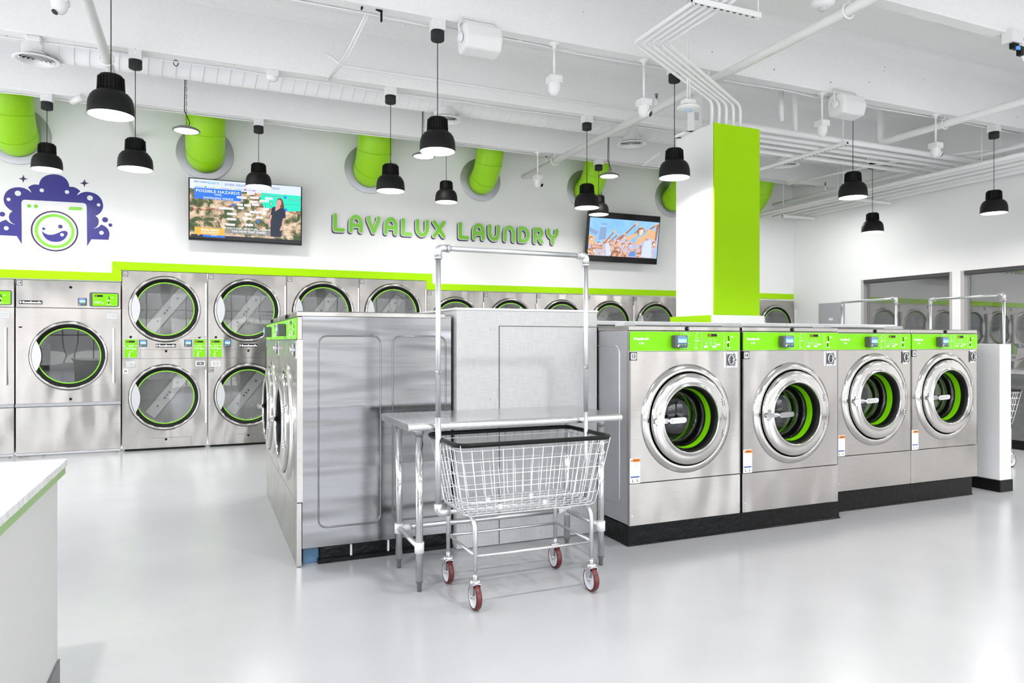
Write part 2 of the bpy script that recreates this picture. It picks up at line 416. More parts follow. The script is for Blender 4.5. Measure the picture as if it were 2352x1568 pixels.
# right wall with window openings
w1a = onX(1977, 640, XW); w1b = onX(2187, 624, XW); w2a = onX(2206, 620, XW)
Y1a, Y1b, Y2a, Y2b = w1a[1], w1b[1], w2a[1], 3.2
ZWT = w1b[2]; ZWB = 0.95
b = MB()
b.box(XW, XW+0.2, YF, YW, ZWT, ZS, WALL); b.box(XW, XW+0.2, YF, YW, 0, ZWB, WALL)
b.box(XW, XW+0.2, Y1a, YW, ZWB, ZWT, WALL); b.box(XW, XW+0.2, Y2a, Y1b, ZWB, ZWT, WALL)
b.box(XW, XW+0.2, YF, Y2b, ZWB, ZWT, WALL)
struct(b.build('wall_right'))
FRM = plain('grey window frame', (0.50, 0.49, 0.48), 0.4)
DFRM = plain('dark window head', (0.05, 0.05, 0.05), 0.5)
for i, (ya, yb) in enumerate(((Y1a, Y1b), (Y2a, Y2b))):
    w = MB(); w.box(XW+0.085, XW+0.091, yb+0.03, ya-0.03, ZWB+0.03, ZWT-0.05, GLASS)
    wo = struct(w.build('window_%d' % (i+1)))
    f = MB(); e = 0.001
    f.box(XW+0.01, XW+0.11, ya-0.05, ya-e, ZWB+e, ZWT-e, FRM); f.box(XW+0.01, XW+0.11, yb+e, yb+0.05, ZWB+e, ZWT-e, FRM)
    f.box(XW+0.01, XW+0.11, yb+0.05, ya-0.05, ZWB+e, ZWB+0.05, FRM); f.box(XW+0.004, XW+0.11, yb+0.05, ya-0.05, ZWT-0.055, ZWT-e, DFRM)
    fo = f.build('window_frame', wo)
# office behind the windows
OFF = mat_wall('office grey wall', (0.50, 0.49, 0.48))
b = MB(); b.box(13.2, 13.3, 2.6, 9.2, 0, 3.0, OFF); b.box(XW+0.2, 13.3, 9.1, 9.2, 0, 3.0, OFF); b.box(XW+0.2, 13.3, 2.6, 2.7, 0, 3.0, OFF)
struct(b.build('wall_office'))
struct(box_obj('ceiling_office', XW+0.2, 13.3, 2.6, 9.2, 3.0, 3.1, OFF))
DOORG = plain('dark grey door frame', (0.10, 0.10, 0.11), 0.5)
b = MB()
y0, y1 = onX(2294, 650, 13.17)[1], onX(2160, 650, 13.17)[1]
b.box(13.13, 13.19, y0, y0+0.09, 0, 2.2, DOORG); b.box(13.13, 13.19, y1-0.12, y1, 0, 2.2, DOORG); b.box(13.13, 13.19, y0+.09, y1-.12, 2.1, 2.2, DOORG)
b.box(13.15, 13.18, y0+0.09, y1-0.12, 0, 2.1, GREYPAN)
struct(b.build('door_1'))
b = MB(); b.box(XW-0.014, XW, YF, YW-0.0, 0, 0.1, BLACK); struct(b.build('baseboard_right'))
# storefront behind and to the left of the camera: piers and mullions with daylight between
MULL = plain('dark storefront mullion', (0.04, 0.04, 0.045), 0.4)  # unseen mullions, added to vary what the steel reflects
b = MB(); b.box(XL, XW, YF-0.15, YF, 3.5, ZS, WALL); b.box(XL, XW, YF-0.15, YF, 0, 0.35, WALL)
for x in (XL, -1.4, 3.2, 7.2): b.box(x, x+0.7, YF-0.15, YF, 0, ZS, WALL)
struct(b.build('wall_front'))
b = MB()
for x in [-4.1, -3.2, -2.3, 0.2, 1.2, 2.2, 4.8, 5.8, 6.5, 8.6, 9.4]: b.box(x, x+0.06, YF-0.1, YF-0.02, 0.35, 3.5, MULL)
b.box(XL, XW, YF-0.1, YF-0.02, 2.3, 2.37, MULL)
struct(b.build('window_3'))
b = MB(); b.box(XL-0.15, XL, YF, YW, 3.5, ZS, WALL)
for y in (-2.6, 0.6, 4.0, 7.4, 9.6): b.box(XL-0.15, XL, y, y+0.8, 0, ZS, WALL)
struct(b.build('wall_left'))
# green band stepping along the back wall above the dryers
TB = 0.115
def band_seg(b, pts): b.prism(pts, YW-0.012, YW, GREENP)
b = MB()
za, zb_, zc = 2.150, 2.285, 2.152
xs0, xs1, xe1, xe2 = XL, -0.946, 3.03, XW
t1 = -1.045
band_seg(b, [(xs0, za), (-0.94, za), (t1, za+0.1), (xs0, za+0.1)])
band_seg(b, [(-0.94, za), (-0.94, zb_), (t1, zb_+0.11), (t1, za+0.1)])
band_seg(b, [(-0.94, zb_+0.005), (xe1, zb_+0.005), (xe1+0.1, zb_+0.11), (t1, zb_+0.11)])
band_seg(b, [(xe1, zb_+0.005), (xe1+0.1, zb_+0.11), (xe1+0.1, zc+0.1), (xe1, zc+0.005)])
band_seg(b, [(xe1, zc+0.005), (XW, zc+0.03), (XW, zc+0.13), (xe1+0.1, zc+0.1)])
struct(b.build('trim_1'))

# ------------------------------------------------------------------ number plate / card reader / small shared parts (local frame: front faces -Y)
def plate(parent, x, z, s, txt, dark=True):
    b = MB(); bgm = GREYL if dark is None else (BLACK if dark else PAPER)
    b.box(x, x+s, -0.004, 0.0, z-s, z, bgm)
    fm = BLACK if not dark else WHITEM
    if dark:
        b.prism(rrect(x+s*.08, x+s*.92, z-s*.92, z-s*.08, s*.15), -0.005, -0.004, GREYL)
        fm = BLACK
    b.text(txt, x+s*.5, z-s*.72, s*.46, -0.0062, fm, bold=0.01, align='CENTER')
    return b.build('number_plate', parent)
def reader(parent, x0, x1, z0, z1, y, deep=0.045):
    b = MB(); w = x1-x0; h = z1-z0
    b.box(x0, x1, y-deep, y, z0, z1, GREYP, 0.006)
    o = b.build('card_reader', parent)
    s = MB(); yy = y-deep-0.001
    s.box(x0+w*.16, x1-w*.10, yy, yy+.002, z0+h*.36, z1-h*.14, LCD)
    s.box(x0+w*.2, x1-w*.14, yy-.001, yy, z0+h*.42, z0+h*.70, LCDL)
    s.box(x0+w*.26, x1-w*.2, yy-.0015, yy-.001, z0+h*.44, z0+h*.50, WHITEM)
    for k in range(5): s.box(x0+w*(.2+.13*k), x0+w*(.26+.13*k), yy-.0015, yy, z1-h*.1, z1-h*.06, WHITEM)
    s.box(x0+w*.42, x0+w*.62, yy-.001, yy, z0+h*.2, z0+h*.28, GLED)
    s.box(x0+w*.36, x0+w*.85, yy-.001, yy, z0+h*.06, z0+h*.15, BLUEL)
    s.disc(x0+w*.2, z0+h*.14, w*.06, yy-.002, yy, WHITEM, 10)
    s.disc(x0+w*.3, z0+h*.24, w*.035, yy-.001, yy, WHITEM, 8); s.disc(x0+w*.76, z0+h*.24, w*.035, yy-.001, yy, WHITEM, 8)
    s.build('screen', o)
    return o
def lever(b, x, z, s, y, m=BLACK, w=WHITEM):
    """the coin / start lever graphic"""
    b.capsule((x+s*.12, z+s*.9), (x+s*.2, z+s*.45), s*.045, y-.0012, y, m, 4)
    b.capsule((x-s*.02, z+s*.40), (x+s*.2, z+s*.48), s*.06, y-.0014, y, w, 4)
    b.capsule((x+s*.08, z+s*.36), (x+s*.1, z+s*.02), s*.045, y-.0012, y, m, 4)
    b.capsule((x-s*.05, z+s*.0), (x+s*.3, z+s*.02), s*.03, y-.0015, y, w, 4)
    b.capsule((x+s*.4, z+s*.86), (x+s*.55, z+s*.86), s*.05, y-.0012, y, w, 4)

# ------------------------------------------------------------------ front-load washers
def make_washer(w, zb, zt, name, label, number, load='6', r=0.38, dz=0.853, big=False, side='steel', depth=1.05):
    """local origin at the floor, front plane y=0, centred on x"""
    t = thing(name, (0, 0, 0), label, 'washing machine', None)
    L, R_ = -w/2, w/2
    pz1, pz0 = zt-0.038, zt-0.175      # green panel
    sp = zb+0.29                         # split between front and lower panel
    b = MB()
    sm = STEELP if side == 'light' else STEELS
    # body box (behind the front plates)
    bz = zb+0.005 if not big else 0.107
    b.box(L+0.004, L+0.02, 0.03, depth, bz, zt-0.012, sm, 0.003); b.box(R_-0.02, R_-0.004, 0.03, depth, bz, zt-0.012, sm, 0.003)
    b.box(L+0.02, R_-0.02, 0.75, depth, bz, zt-0.012, sm); b.box(L+0.02, R_-0.02, 0.04, 0.75, bz, bz+0.02, sm)
    b.box(L, R_, 0.0, depth*0.96, zt-0.036, zt, STEEL, 0.006)
    b.build('body', t)
    # front panel with a round hole, as a ring of quads
    def holed(zlo, zhi, rr, y0, mat):
        f = MB(); n = 64; ang = [2*PI*i/n for i in range(n)]
        inner = [(rr*math.cos(a), dz + rr*math.sin(a)) for a in ang]; outer = []
        for a in ang:
            dx, dy = math.cos(a), math.sin(a)
            k = min((R_/abs(dx)) if abs(dx) > 1e-6 else 9, ((zhi-dz)/dy if dy > 0 else (zlo-dz)/dy) if abs(dy) > 1e-6 else 9)
            outer.append((dx*k, dz+dy*k))
        vs = [(p[0], y0, p[1]) for p in inner] + [(p[0], y0, p[1]) for p in outer]
        f.add(vs, [(i, (i+1) % n, n+(i+1) % n, n+i) for i in range(n)], mat)
        # fill the four corners
        for cx in (L, R_):
            for cz in (zlo, zhi):
                a = math.atan2(cz-dz, cx) % (2*PI); i = int(a/(2*PI)*n) % n; j = (i+1) % n
                f.add([(outer[i][0], y0, outer[i][1]), (cx, y0, cz), (outer[j][0], y0, outer[j][1])], [(0, 1, 2)], mat)
        return f
    f = holed(sp+0.002, pz0-0.002, r*0.86, 0.0, STEEL)
    # returns
    f.box(L, L+0.012, 0.0, 0.035, sp+0.002, pz0-0.002, STEEL); f.box(R_-0.012, R_, 0.0, 0.035, sp+0.002, pz0-0.002, STEEL)
    f.build('front_panel', t)
    lo = 0.0 if big else zb
    l = MB(); l.box(L, R_, 0.0, 0.03, lo+0.002, sp-0.002, STEEL, 0.003)
    for sx in (L+0.02, R_-0.02): l.disc(sx, zb+0.07, 0.007, -0.002, 0.0, CHROME, 10)
    l.build('lower_panel', t)
    # control panel
    p = MB(); p.box(L, R_, 0.004, 0.03, pz0, pz1, STEEL); p.prism(rrect(L+.004, R_-.004, pz0+.003, pz1-.003, .008), -0.002, 0.004, GREEN)
    cp = p.build('control_panel', t)
    h = pz1-pz0
    def fx(q): return L+0.004+(w-0.008)*q
    def fz(q): return pz1 - h*q
    s = MB(); y = -0.003
    s.text('Huebsch', fx(.032), fz(.44), h*.13, y-.001, WHITEM, bold=0.06, width=w*.125)
    s.text(load, fx(.076), fz(.65), h*.13, y-.001, WHITEM)
    s.box(fx(.097), fx(.115), y-.001, y, fz(.65), fz(.60), WHITEM)
    for q in (.099, .106, .113): s.capsule((fx(q), fz(.59)), (fx(q), fz(.54)), .0012, y-.001, y, WHITEM, 3)
    for q in (.442, .632, .842): s.box(fx(q)-.001, fx(q)+.001, y-.001, y, fz(.98), fz(.02), WHITEM)
    for k in range(7):
        for e in (0, 1): s.box(fx(.462), fx(.495+.008*((k*5+e*3) % 6)), y-.001, y, fz(.07+.125*k+e*.04)-.0012, fz(.07+.125*k+e*.04), WHITEM)
        if k == 3: s.box(fx(.57), fx(.615), y-.001, y, fz(.49), fz(.455), WHITEM)
        elif k == 6: s.prism(rrect(fx(.572), fx(.594), fz(.88), fz(.82), .002), y-.001, y, WHITEM)
        else: s.disc(fx(.58+.008*(k % 3 == 0)), fz(.1+.12*k), .0035+.001*(k % 2), y-.001, y, WHITEM, 8)
        if k in (0, 2): s.capsule((fx(.59), fz(.1+.12*k)), (fx(.6), fz(.09+.12*k)), .002, y-.001, y, WHITEM, 3)
    for k in range(5): s.disc(fx(.655+.0*k) if k == 0 else fx(.68+.022*k), fz(.335), .0016, y-.001, y, BLACK, 6); s.box(fx(.655)-.002 if k == 0 else fx(.68+.022*k)-.002, (fx(.655) if k == 0 else fx(.68+.022*k))+.002, y-.001, y, fz(.43), fz(.37), WHITEM)
    for a in range(3):
        for c in range(2):
            x0 = fx(.655+.04*a); z0 = fz(.60+.11*c)
            for q in (0, 1): s.box(x0, x0+w*.036, y-.001, y, z0+q*h*.085, z0+q*h*.085+.0007, WHITEM)
            s.disc(x0+.006, z0+h*.045, .0016, y-.001, y, BLACK, 6); s.capsule((x0+.014, z0+h*.045), (x0+.022, z0+h*.045), .0009, y-.001, y, WHITEM, 3)
    for q0, q1, z0, z1 in ((.655, .69, .83, .74), (.733, .77, .83, .74), (.772, .808, .71, .63)): s.prism(rrect(fx(q0), fx(q1), fz(z0), fz(z1), .003), y-.001, y, WHITEM)
    s.prism(rrect(fx(.782), fx(.79), fz(.18), fz(.12), .001), y-.001, y, WHITEM)
    lever(s, fx(.875), fz(.84), h*.66, y)
    s.text('U', fx(.872), fz(.93), h*.1, y-.001, GLED)
    s.build('panel_lettering', cp)
    d = MB(); d.box(fx(.69), fx(.776), y-.002, y, fz(.25), fz(.12), BLACKG); d.text('150' if load == '6' else '50', fx(.692), fz(.235), h*.10, y-.003, AMBER)
    d.build('display', cp)
    reader(t, fx(.355), fx(.465), fz(.82), fz(.20), -0.002, 0.055)
    k = MB(); k.lathe([(0.0001, -0.012), (0.012, -0.012), (0.015, -0.006), (0.015, 0)], BLACK, (0, 0, zt-0.018), 'Y', 16); k.disc(0.004, zt-0.017, .003, -.0135, -.012, WHITEM, 8)
    k.build('top_lock', t)
    # coin box lock plate
    c = MB(); cx = R_-0.085-0.02; c0, c1 = pz0-0.12, pz0-0.01
    c.box(R_-0.155+.05*(w < .9), R_-0.04+.01, -0.004, 0, c0, c1, CHROME); ccx = R_-0.09+.02*(w < .9); ccz = (c0+c1)/2
    c.box(ccx-.042, ccx+.042, -0.006, -0.004, c0+.012, c1-.012, DSTEEL)
    c.tube([(ccx+.022*math.cos(a)-.004, -.012, ccz+.034*math.sin(a)) for a in [2*PI*i/16 for i in range(16)]], .005, CHROME, 6, closed=True)
    c.lathe([(0.0001, -.035), (.012, -.035), (.015, -.03), (.016, -.005)], CHROME, (ccx+.014, 0, ccz), 'Y', 14); c.disc(ccx+.014, ccz, .006, -.037, -.035, BLACK, 8)
    for ax in (-.036, .036):
        for az in (-.045, .045): c.disc(ccx+ax, ccz+az, .006, -.009, -.004, CHROME, 8)
    c.build('coin_box_lock', t)
    if number: plate(t, L+0.003, pz0-0.006, 0.055, number)
    # caution label
    q = MB(); sx0 = L+.003; sx1 = L+.085; sz0, sz1 = sp+.0, sp+.17
    if big: pass
    else:
        q.box(sx0, sx1, -0.0015, 0, sz0, sz1, PAPER); q.box(sx0+.02, sx1, -.0022, -.0015, sz1-.026, sz1-.004, ORANGE)
        q.prism([(sx0+.006, sz1-.02), (sx0+.016, sz1-.02), (sx0+.011, sz1-.008)], -.0022, -.0015, BLACK)
        for kk in range(9): q.box(sx0+.008, sx1-.01-.008*(kk % 3), -.0022, -.0015, sz1-.038-.009*kk, sz1-.036-.009*kk, GREYL)
        q.box(sx0+.006, sx1-.006, -.0022, -.0015, sz0+.038, sz0+.048, BLUEL)
        for kk in (0, 1): q.capsule((sx0+.02+.038*kk, sz0+.012), (sx0+.02+.038*kk, sz0+.026), .002, -.0022, -.0015, BLACK, 3); q.capsule((sx0+.02+.038*kk, sz0+.012), (sx0+.03+.038*kk, sz0+.012), .0016, -.0022, -.0015, BLACK, 3)
        q.text('WARNING', sx0+.026, sz1-.018, .008, -.0026, BLACK, bold=.02, width=.045)
        q.build('caution_label', t)
    # door surround flange
    s_ = r/0.38
    fl = MB()
    fl.lathe([(r*1.0, 0.0), (r*0.994, -0.006), (r*0.98, -0.010), (r*0.93, -0.020), (r*0.875, -0.026), (r*0.862, -0.022), (r*0.855, -0.010), (r*.855, 0.05), (r*.60, .06)],
             [RING]*5+[BLACK]*3, (0, 0, dz), 'Y', 64)
    fl.build('door_surround', t)
    # door
    dr = MB()
    dr.lathe([(r*.838, -0.01), (r*.838, -0.030), (r*.828, -.040), (r*.81, -.044), (r*.75, -.049), (r*.69, -.052), (r*.648, -.052), (r*.63, -.060), (r*.612, -.062), (r*.598, -.055), (r*.59, -.02)],
             [RING]*10, (0, 0, dz), 'Y', 64)
    door = dr.build('door', t)
    gk = MB()
    gk.lathe([(r*.597, -.05), (r*.575, -.045), (r*.560, -.02), (r*.552, .005)], BLACK, (0, 0, dz), 'Y', 56)
    gk.build('gasket', door)
    gr = MB()
    gr.lathe([(r*.553, .004), (r*.535, .052)], GREEN, (0, 0, dz), 'Y', 56)
    gr.build('green_ring', door)
    ch = MB()
    ch.lathe([(r*.535, .052), (r*.515, .062), (r*.53, .09), (r*.51, .11), (r*.53, .125), (r*.50, .14), (r*.49, .17)], [BLACK, CHROME, BLACK, CHROME, BLACK, CHROME], (0, 0, dz), 'Y', 56)
    ch.build('inner_rim', door)
    gg = MB()
    gg.lathe([(r*.505, .112), (r*.45, .09), (r*.3, .07), (r*.15, .062), (0.0001, .06)], WGLASS, (0, 0, dz), 'Y', 40)
    gg.build('door_glass', door)
    h_ = MB(); hy = -.088
    h_.capsule((-r*.80, dz-.004), (-r*.55, dz), .017, hy+.012, hy+.03, CHROME)
    h_.capsule((-r*.53, dz), (-r*.26, dz+.003), .019, hy-.014, hy+.012, CHROME)
    h_.capsule((-r*.50, dz), (-r*.29, dz+.003), .009, hy-.018, hy-.014, RING)
    h_.disc(-r*.72, dz+.02, .018, hy+.03, hy+.04, CHROME, 14); h_.disc(-r*.72, dz-.028, .016, hy+.03, hy+.04, CHROME, 14)
    h_.cyl((-r*.74, hy+.02, dz), (-r*.74, -.05, dz), .016, CHROME, 12)
    h_.build('door_handle', door)
    hg = MB()
    for sz in (.11, -.11):
        for k3 in (-1, 0, 1): hg.lathe([(0.0001, -.008), (.006, -.006), (.008, 0)], CHROME, (r*.73+.003*abs(k3), -.051, dz+sz*s_+k3*.019), 'Y', 10)
    hg.build('hinge_bolts', door)
    # drum
    du = MB()
    du.lathe([(r*.49, .17), (r*.50, .2), (r*.50, .23)], [BLACK, GRLINE], (0, 0, dz), 'Y', 48)
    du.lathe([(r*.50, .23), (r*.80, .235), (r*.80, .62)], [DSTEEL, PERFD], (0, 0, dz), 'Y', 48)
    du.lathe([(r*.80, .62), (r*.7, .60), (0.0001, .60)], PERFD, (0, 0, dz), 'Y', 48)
    for a in (0.4, 2.5, 4.6):
        du.cyl((r*.7*math.cos(a), .25, dz+r*.7*math.sin(a)), (r*.7*math.cos(a), .6, dz+r*.7*math.sin(a)), .04, CHROME, 10)
    du.build('drum', t)
    # soap dispenser lid on top
    so = MB(); sl = L + w*0.10
    so.prism([(sl, zt+.001), (sl+.10, zt+.001), (sl+.085, zt+.032), (sl+.015, zt+.032)], 0.22, 0.34, GREYL)
    so.build('dispenser_lid', t)
    if big or side == 'light':
        rb = MB()
        xs = L if side == 'light' else R_
        sg = -1 if side == 'light' else 1
        rects = [(.13, .52), (.60, .96)]
        for (ya, yb) in rects:
            zl, zh = (.229, 1.424) if big else (zb+.12, zt-.14)
            pts = [(xs + sg*(-0.003), p[0], p[1]) for p in rrect(ya, yb, zl, zh, .05)]
            rb.tube(pts, .0055, sm, 6, closed=True)
        rb.build('pressed_rib', t)
    return t
zt1, zt2 = 1.498, 1.495
W13 = make_washer(.945, .142, zt1, 'washing_machine', 'stainless front-load washer with number 13, nearest end of the right row', '13', '6', side='light')
W13.location = (2.632+.4735, 4.08, 0)
W14 = copy_tree(W13, None, skip=('number_plate',)); W14.location = (3.600+.4735, 4.08, 0)
W14['label'] = 'stainless front-load washer with number 14, beside washer 13'
plate(W14, -.945/2+.003, zt1-.175-.006, .055, '14')
W16 = make_washer(.862, .168, zt2, 'washing_machine', 'stainless front-load washer with number 16, at far end beside the white half wall', '16', '4', r=.385, dz=.908)
W16.location = (5.580+.431, 4.24, 0)
W15 = copy_tree(W16, None, skip=('number_plate',)); W15.location = (4.712+.431, 4.24, 0)
W15['label'] = 'stainless front-load washer between washers 14 and 16, number plate hidden'
for o in (W13, W14, W15, W16): o['group'] = 'front-load washers of the right row'
WL = make_washer(1.13, .107, 1.578, 'washing_machine', 'large stainless washer facing left, its broad side panel facing the view', None, '8', r=.40, dz=.84, big=True, depth=1.0)
WL.location = (.53, 4.54+.565, 0); WL.rotation_euler.z = -PI/2
WL2 = copy_tree(WL); WL2.location = (.53, 4.54+1.135+.565, 0); WL2['label'] = 'large stainless washer facing left, behind the nearest one of the left island'
for o in (WL, WL2): o['group'] = 'large washers of the left island'

# machine plinths
b = MB()
b.box(2.64, 4.60, 4.115, 5.2, 0, .140, BASEB, .006)
b.box(2.637, 4.602, 4.105, 4.2, 0, .012, BASEB, .004)
tag(b.build('machine_plinth'), 'black painted concrete plinth under washers 13 and 14', 'plinth')
b = MB(); b.box(4.70, 6.41, 4.265, 5.3, 0, .166, BASEB, .006); b.box(4.70, 6.41, 4.257, 4.3, 0, .012, BASEB, .004)
tag(b.build('machine_plinth'), 'black painted plinth under washers 15 and 16', 'plinth')
b = MB(); b.box(.672, 1.535, 4.575, 6.7, 0, .105, BASEB, .004); b.box(.66, 1.54, 4.555, 4.6, 0, .03, BASEB, .003)
for x in (.86, 1.10): b.box(x, x+.012, 4.565, 4.58, .02, .10, WPAINT2)
for x in (.70, 1.14, 1.36): b.box(x, x+.05, 4.57, 4.577, .085, .098, BLACKG)
b.box(.572, .671, 4.60, 6.7, 0, .105, BLUEM, .004)
tag(b.build('machine_plinth'), 'black painted plinth with blue masked corner under the large left washers', 'plinth')

# bulkheads
b = MB(); b.box(1.552, 2.628, 4.50, 6.8, .004, 1.60, LINEN, .002)
bk = tag(b.build('utility_bulkhead'), 'grey linen patterned bulkhead box between the left and right washers', 'bulkhead')
p = MB(); p.box(1.545, 2.635, 4.494, 6.8, 1.600, 1.616, WHITEP, .003); p.build('top_cap', bk)
p = MB()
p.box(1.856, 1.859, 4.496, 4.501, .01, 1.497, HOLE); p.box(1.856, 2.627, 4.496, 4.501, 1.494, 1.497, HOLE)
p.build('panel_seam', bk)
p = MB()
for z in (1.476, .996, .52, .16):
    for x in (1.793, 2.575): p.lathe([(0.0001, -.003), (.005, -.002), (.006, 0)], CHROME, (x, 4.50, z), 'Y', 10)
p.build('panel_screws', bk)
b = MB(); b.box(2.66, 6.72, 5.32, 5.62, 0.005, 1.53, LINEN); 
lb = tag(b.build('utility_bulkhead'), 'low grey service bulkhead running behind washers 13 to 16', 'bulkhead')
for i, (xa, xb) in enumerate(((2.64, 3.95), (3.96, 5.2), (5.21, 6.735))):
    p = MB(); p.box(xa, xb, 5.28, 5.635, 1.532, 1.566, WPAINT, .004); p.build('top_cap', lb)
# half wall at the end of the row
b = MB(); b.box(6.745, 6.905, 4.23, 5.9, 0, 1.366, WALL, .004)
b.box(6.732, 6.915, 4.218, 5.9, 0, .11, BLACK, .004)
struct(b.build('wall_half'))
b = MB(); b.box(4.64, 5.215, 5.68, 6.28, 1.652, 3.555, WALL)
b.box(4.64, 5.215, 5.66, 5.68, 1.652, 3.555, GREENP)
b.box(4.60, 5.26, 5.64, 6.32, 0, 1.60, WALL); b.box(4.60, 5.26, 5.64, 6.32, 1.60, 1.652, WALL)
b.box(4.592, 4.60, 5.66, 6.32, 1.58, 1.652, GREENP)
struct(b.build('wall_column'))

# ------------------------------------------------------------------ dryers
BAFFLE = plain('pale baffle metal', (0.78, 0.78, 0.77), 0.4, 0.3)
def dryer_door(t, cx, cz, r, dark=False):
    b = MB()
    # hinge side strap
    b.prism([(cx+r*.25, cz+r*.97), (cx+r*.55, cz+r*.88), (cx+r*1.13, cz+r*.82), (cx+r*1.13, cz-r*.82), (cx+r*.55, cz-r*.90), (cx+r*.25, cz-r*.97), (cx+r*.8, cz-r*.55), (cx+r*.95, cz), (cx+r*.8, cz+r*.55)], -.03, -.002, STEEL)
    b.lathe([(r*1.015, -.001), (r*1.012, -.006), (r*1.0, -.008), (r*.99, -.03), (r*.965, -.042), (r*.93, -.042), (r*.915, -.03)], [BLACK]*2+[RING]*4, (cx, 0, cz), 'Y', 64)
    d = b.build('door', t)
    g_ = MB(); g_.lathe([(r*.918, -.034), (r*.88, -.030), (r*.825, -.012), (r*.80, -.01)], BLACK, (cx, 0, cz), 'Y', 56); g_.build('gasket', d)
    l = MB(); l.lathe([(r*.815, -.016), (r*.80, -.020), (r*.785, -.016)], GRLINE, (cx, 0, cz), 'Y', 56); l.build('green_line', d)
    gl = MB(); gl.lathe([(r*.79, -.014), (r*.5, -.018), (0.0001, -.020)], DGLASS, (cx, 0, cz), 'Y', 48); gl.build('door_glass', d)
    h = MB(); pts = []
    for i in range(15): a = math.radians(151.4+57.2*i/14); pts.append((cx+r*.92*math.cos(a), cz+r*.92*math.sin(a)))
    for i in range(1, 14): a = -1+2*i/14; pts.append((cx-r*.808+r*.125*(1-a*a), cz+r*.44*a))
    h.prism(pts, -.046, -.04, LATCH); h.build('door_handle', d)
    hb = MB(); hb.capsule((cx+r*1.13, cz+r*.8), (cx+r*1.13, cz-r*.8), .010, -.045, -.004, WPAINT2); hb.build('hinge', d)
    # drum behind
    du = MB()
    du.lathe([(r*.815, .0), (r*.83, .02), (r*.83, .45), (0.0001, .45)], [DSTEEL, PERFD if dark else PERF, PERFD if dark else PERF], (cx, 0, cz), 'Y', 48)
    dm = du.build('drum', t)
    if dark: return
    bf = MB()
    th = math.radians(52); ux, uz = math.cos(th), math.sin(th); R1 = r*.80; hw = r*.17
    bf.prism([(cx+ux*R1-uz*hw, cz+uz*R1+ux*hw), (cx-ux*R1-uz*hw, cz-uz*R1+ux*hw), (cx-ux*R1+uz*hw, cz-uz*R1-ux*hw), (cx+ux*R1+uz*hw, cz+uz*R1-ux*hw)], .42, .445, BAFFLE)
    for q in (-.55, -.14, .0, .14, .62): bf.disc(cx+ux*R1*q, cz+uz*R1*q, .014, .41, .42, DSTEEL, 10)
    bf.build('baffle_bar', dm)
def holed_face(b, x0, x1, z0, z1, cx, cz, rr, mat, y=0.0, n=64):
    ang = [2*PI*i/n for i in range(n)]; outer = []
    for a in ang:
        dx, dy = math.cos(a), math.sin(a); k = 99
        if dx > 1e-6: k = min(k, (x1-cx)/dx)
        if dx < -1e-6: k = min(k, (x0-cx)/dx)
        if dy > 1e-6: k = min(k, (z1-cz)/dy)
        if dy < -1e-6: k = min(k, (z0-cz)/dy)
        outer.append((cx+dx*k, cz+dy*k))
    inner = [(cx+rr*math.cos(a), cz+rr*math.sin(a)) for a in ang]
    vs = [(p[0], y, p[1]) for p in inner] + [(p[0], y, p[1]) for p in outer]
    b.add(vs, [(i, (i+1) % n, n+(i+1) % n, n+i) for i in range(n)], mat)
    for px in (x0, x1):
        for pz in (z0, z1):
            a = math.atan2(pz-cz, px-cx) % (2*PI); i = int(a/(2*PI)*n) % n; j = (i+1) % n
            b.add([(outer[i][0], y, outer[i][1]), (px, y, pz), (outer[j][0], y, outer[j][1])], [(0, 1, 2)], mat)
def tall_panel(t, x0, x1, z0, z1, lab=None):
    w, h = x1-x0, z1-z0
    b = MB(); b.box(x0, x1, -.008, 0, z0, z1, GREYL); b.box(x0+.005, x1-.005, -.011, -.008, z0+.005, z1-.005, GREEN)
    c = b.build('control_panel', t)
    s = MB(); y = -.011
    lever(s, x0+w*.34, z0+h*.05, h*.33, y, WHITEM, WHITEM)
    for k in range(2):
        for a in range(3): s.box(x0+w*(.14+.2*a), x0+w*(.28+.2*a), y-.001, y, z0+h*(.46+.07*k), z0+h*(.49+.07*k), WHITEM)
    s.box(x0+w*.62, x0+w*.9, y-.0012, y, z0+h*.455, z0+h*.5, WHITEM)
    s.box(x0+w*.3, x0+w*.72, y-.001, y, z0+h*.63, z0+h*.66, WHITEM); s.disc(x0+w*.1, z0+h*.64, w*.05, y-.001, y, WHITEM, 8); s.disc(x0+w*.9, z0+h*.64, w*.05, y-.001, y, WHITEM, 8)
    for a in range(3): s.disc(x0+w*(.3+.2*a), z0+h*.74, w*.03, y-.001, y, WHITEM, 6)
    s.build('panel_lettering', c)
    d = MB(); d.box(x0+w*.16, x0+w*.8, y-.002, y, z0+h*.82, z0+h*.91, BLACKG); d.text('125', x0+w*.2, z0+h*.835, h*.06, y-.003, AMBER); d.build('display', c)
def nameplate(t, x0, x1, z0, z1):
    b = MB(); b.box(x0, x1, -.006, 0, z0, z1, BLACK)
    b.text('Huebsch', x0+(x1-x0)*.03, z0+(z1-z0)*.18, (z1-z0)*.64, -.0075, WHITEM, bold=0.05, width=(x1-x0)*.94)
    b.build('nameplate', t)
def coin(t, x0, x1, z0, z1, m):
    b = MB(); b.box(x0, x1, -.006, 0, z0, z1, CHROME, .002); b.box(x0+.01, x1-.01, -.009, -.006, z0+.01, z1-.01, m)
    b.disc((x0+x1)/2, (z0+z1)/2, .007, -.013, -.009, CHROME, 10); b.build('coin_box', t)
def knob(t, x, z, name='lock_knob'):
    b = MB(); b.lathe([(0.0001, -.016), (.012, -.016), (.016, -.008), (.016, 0)], BLACK, (x, 0, z), 'Y', 14); b.build(name, t)
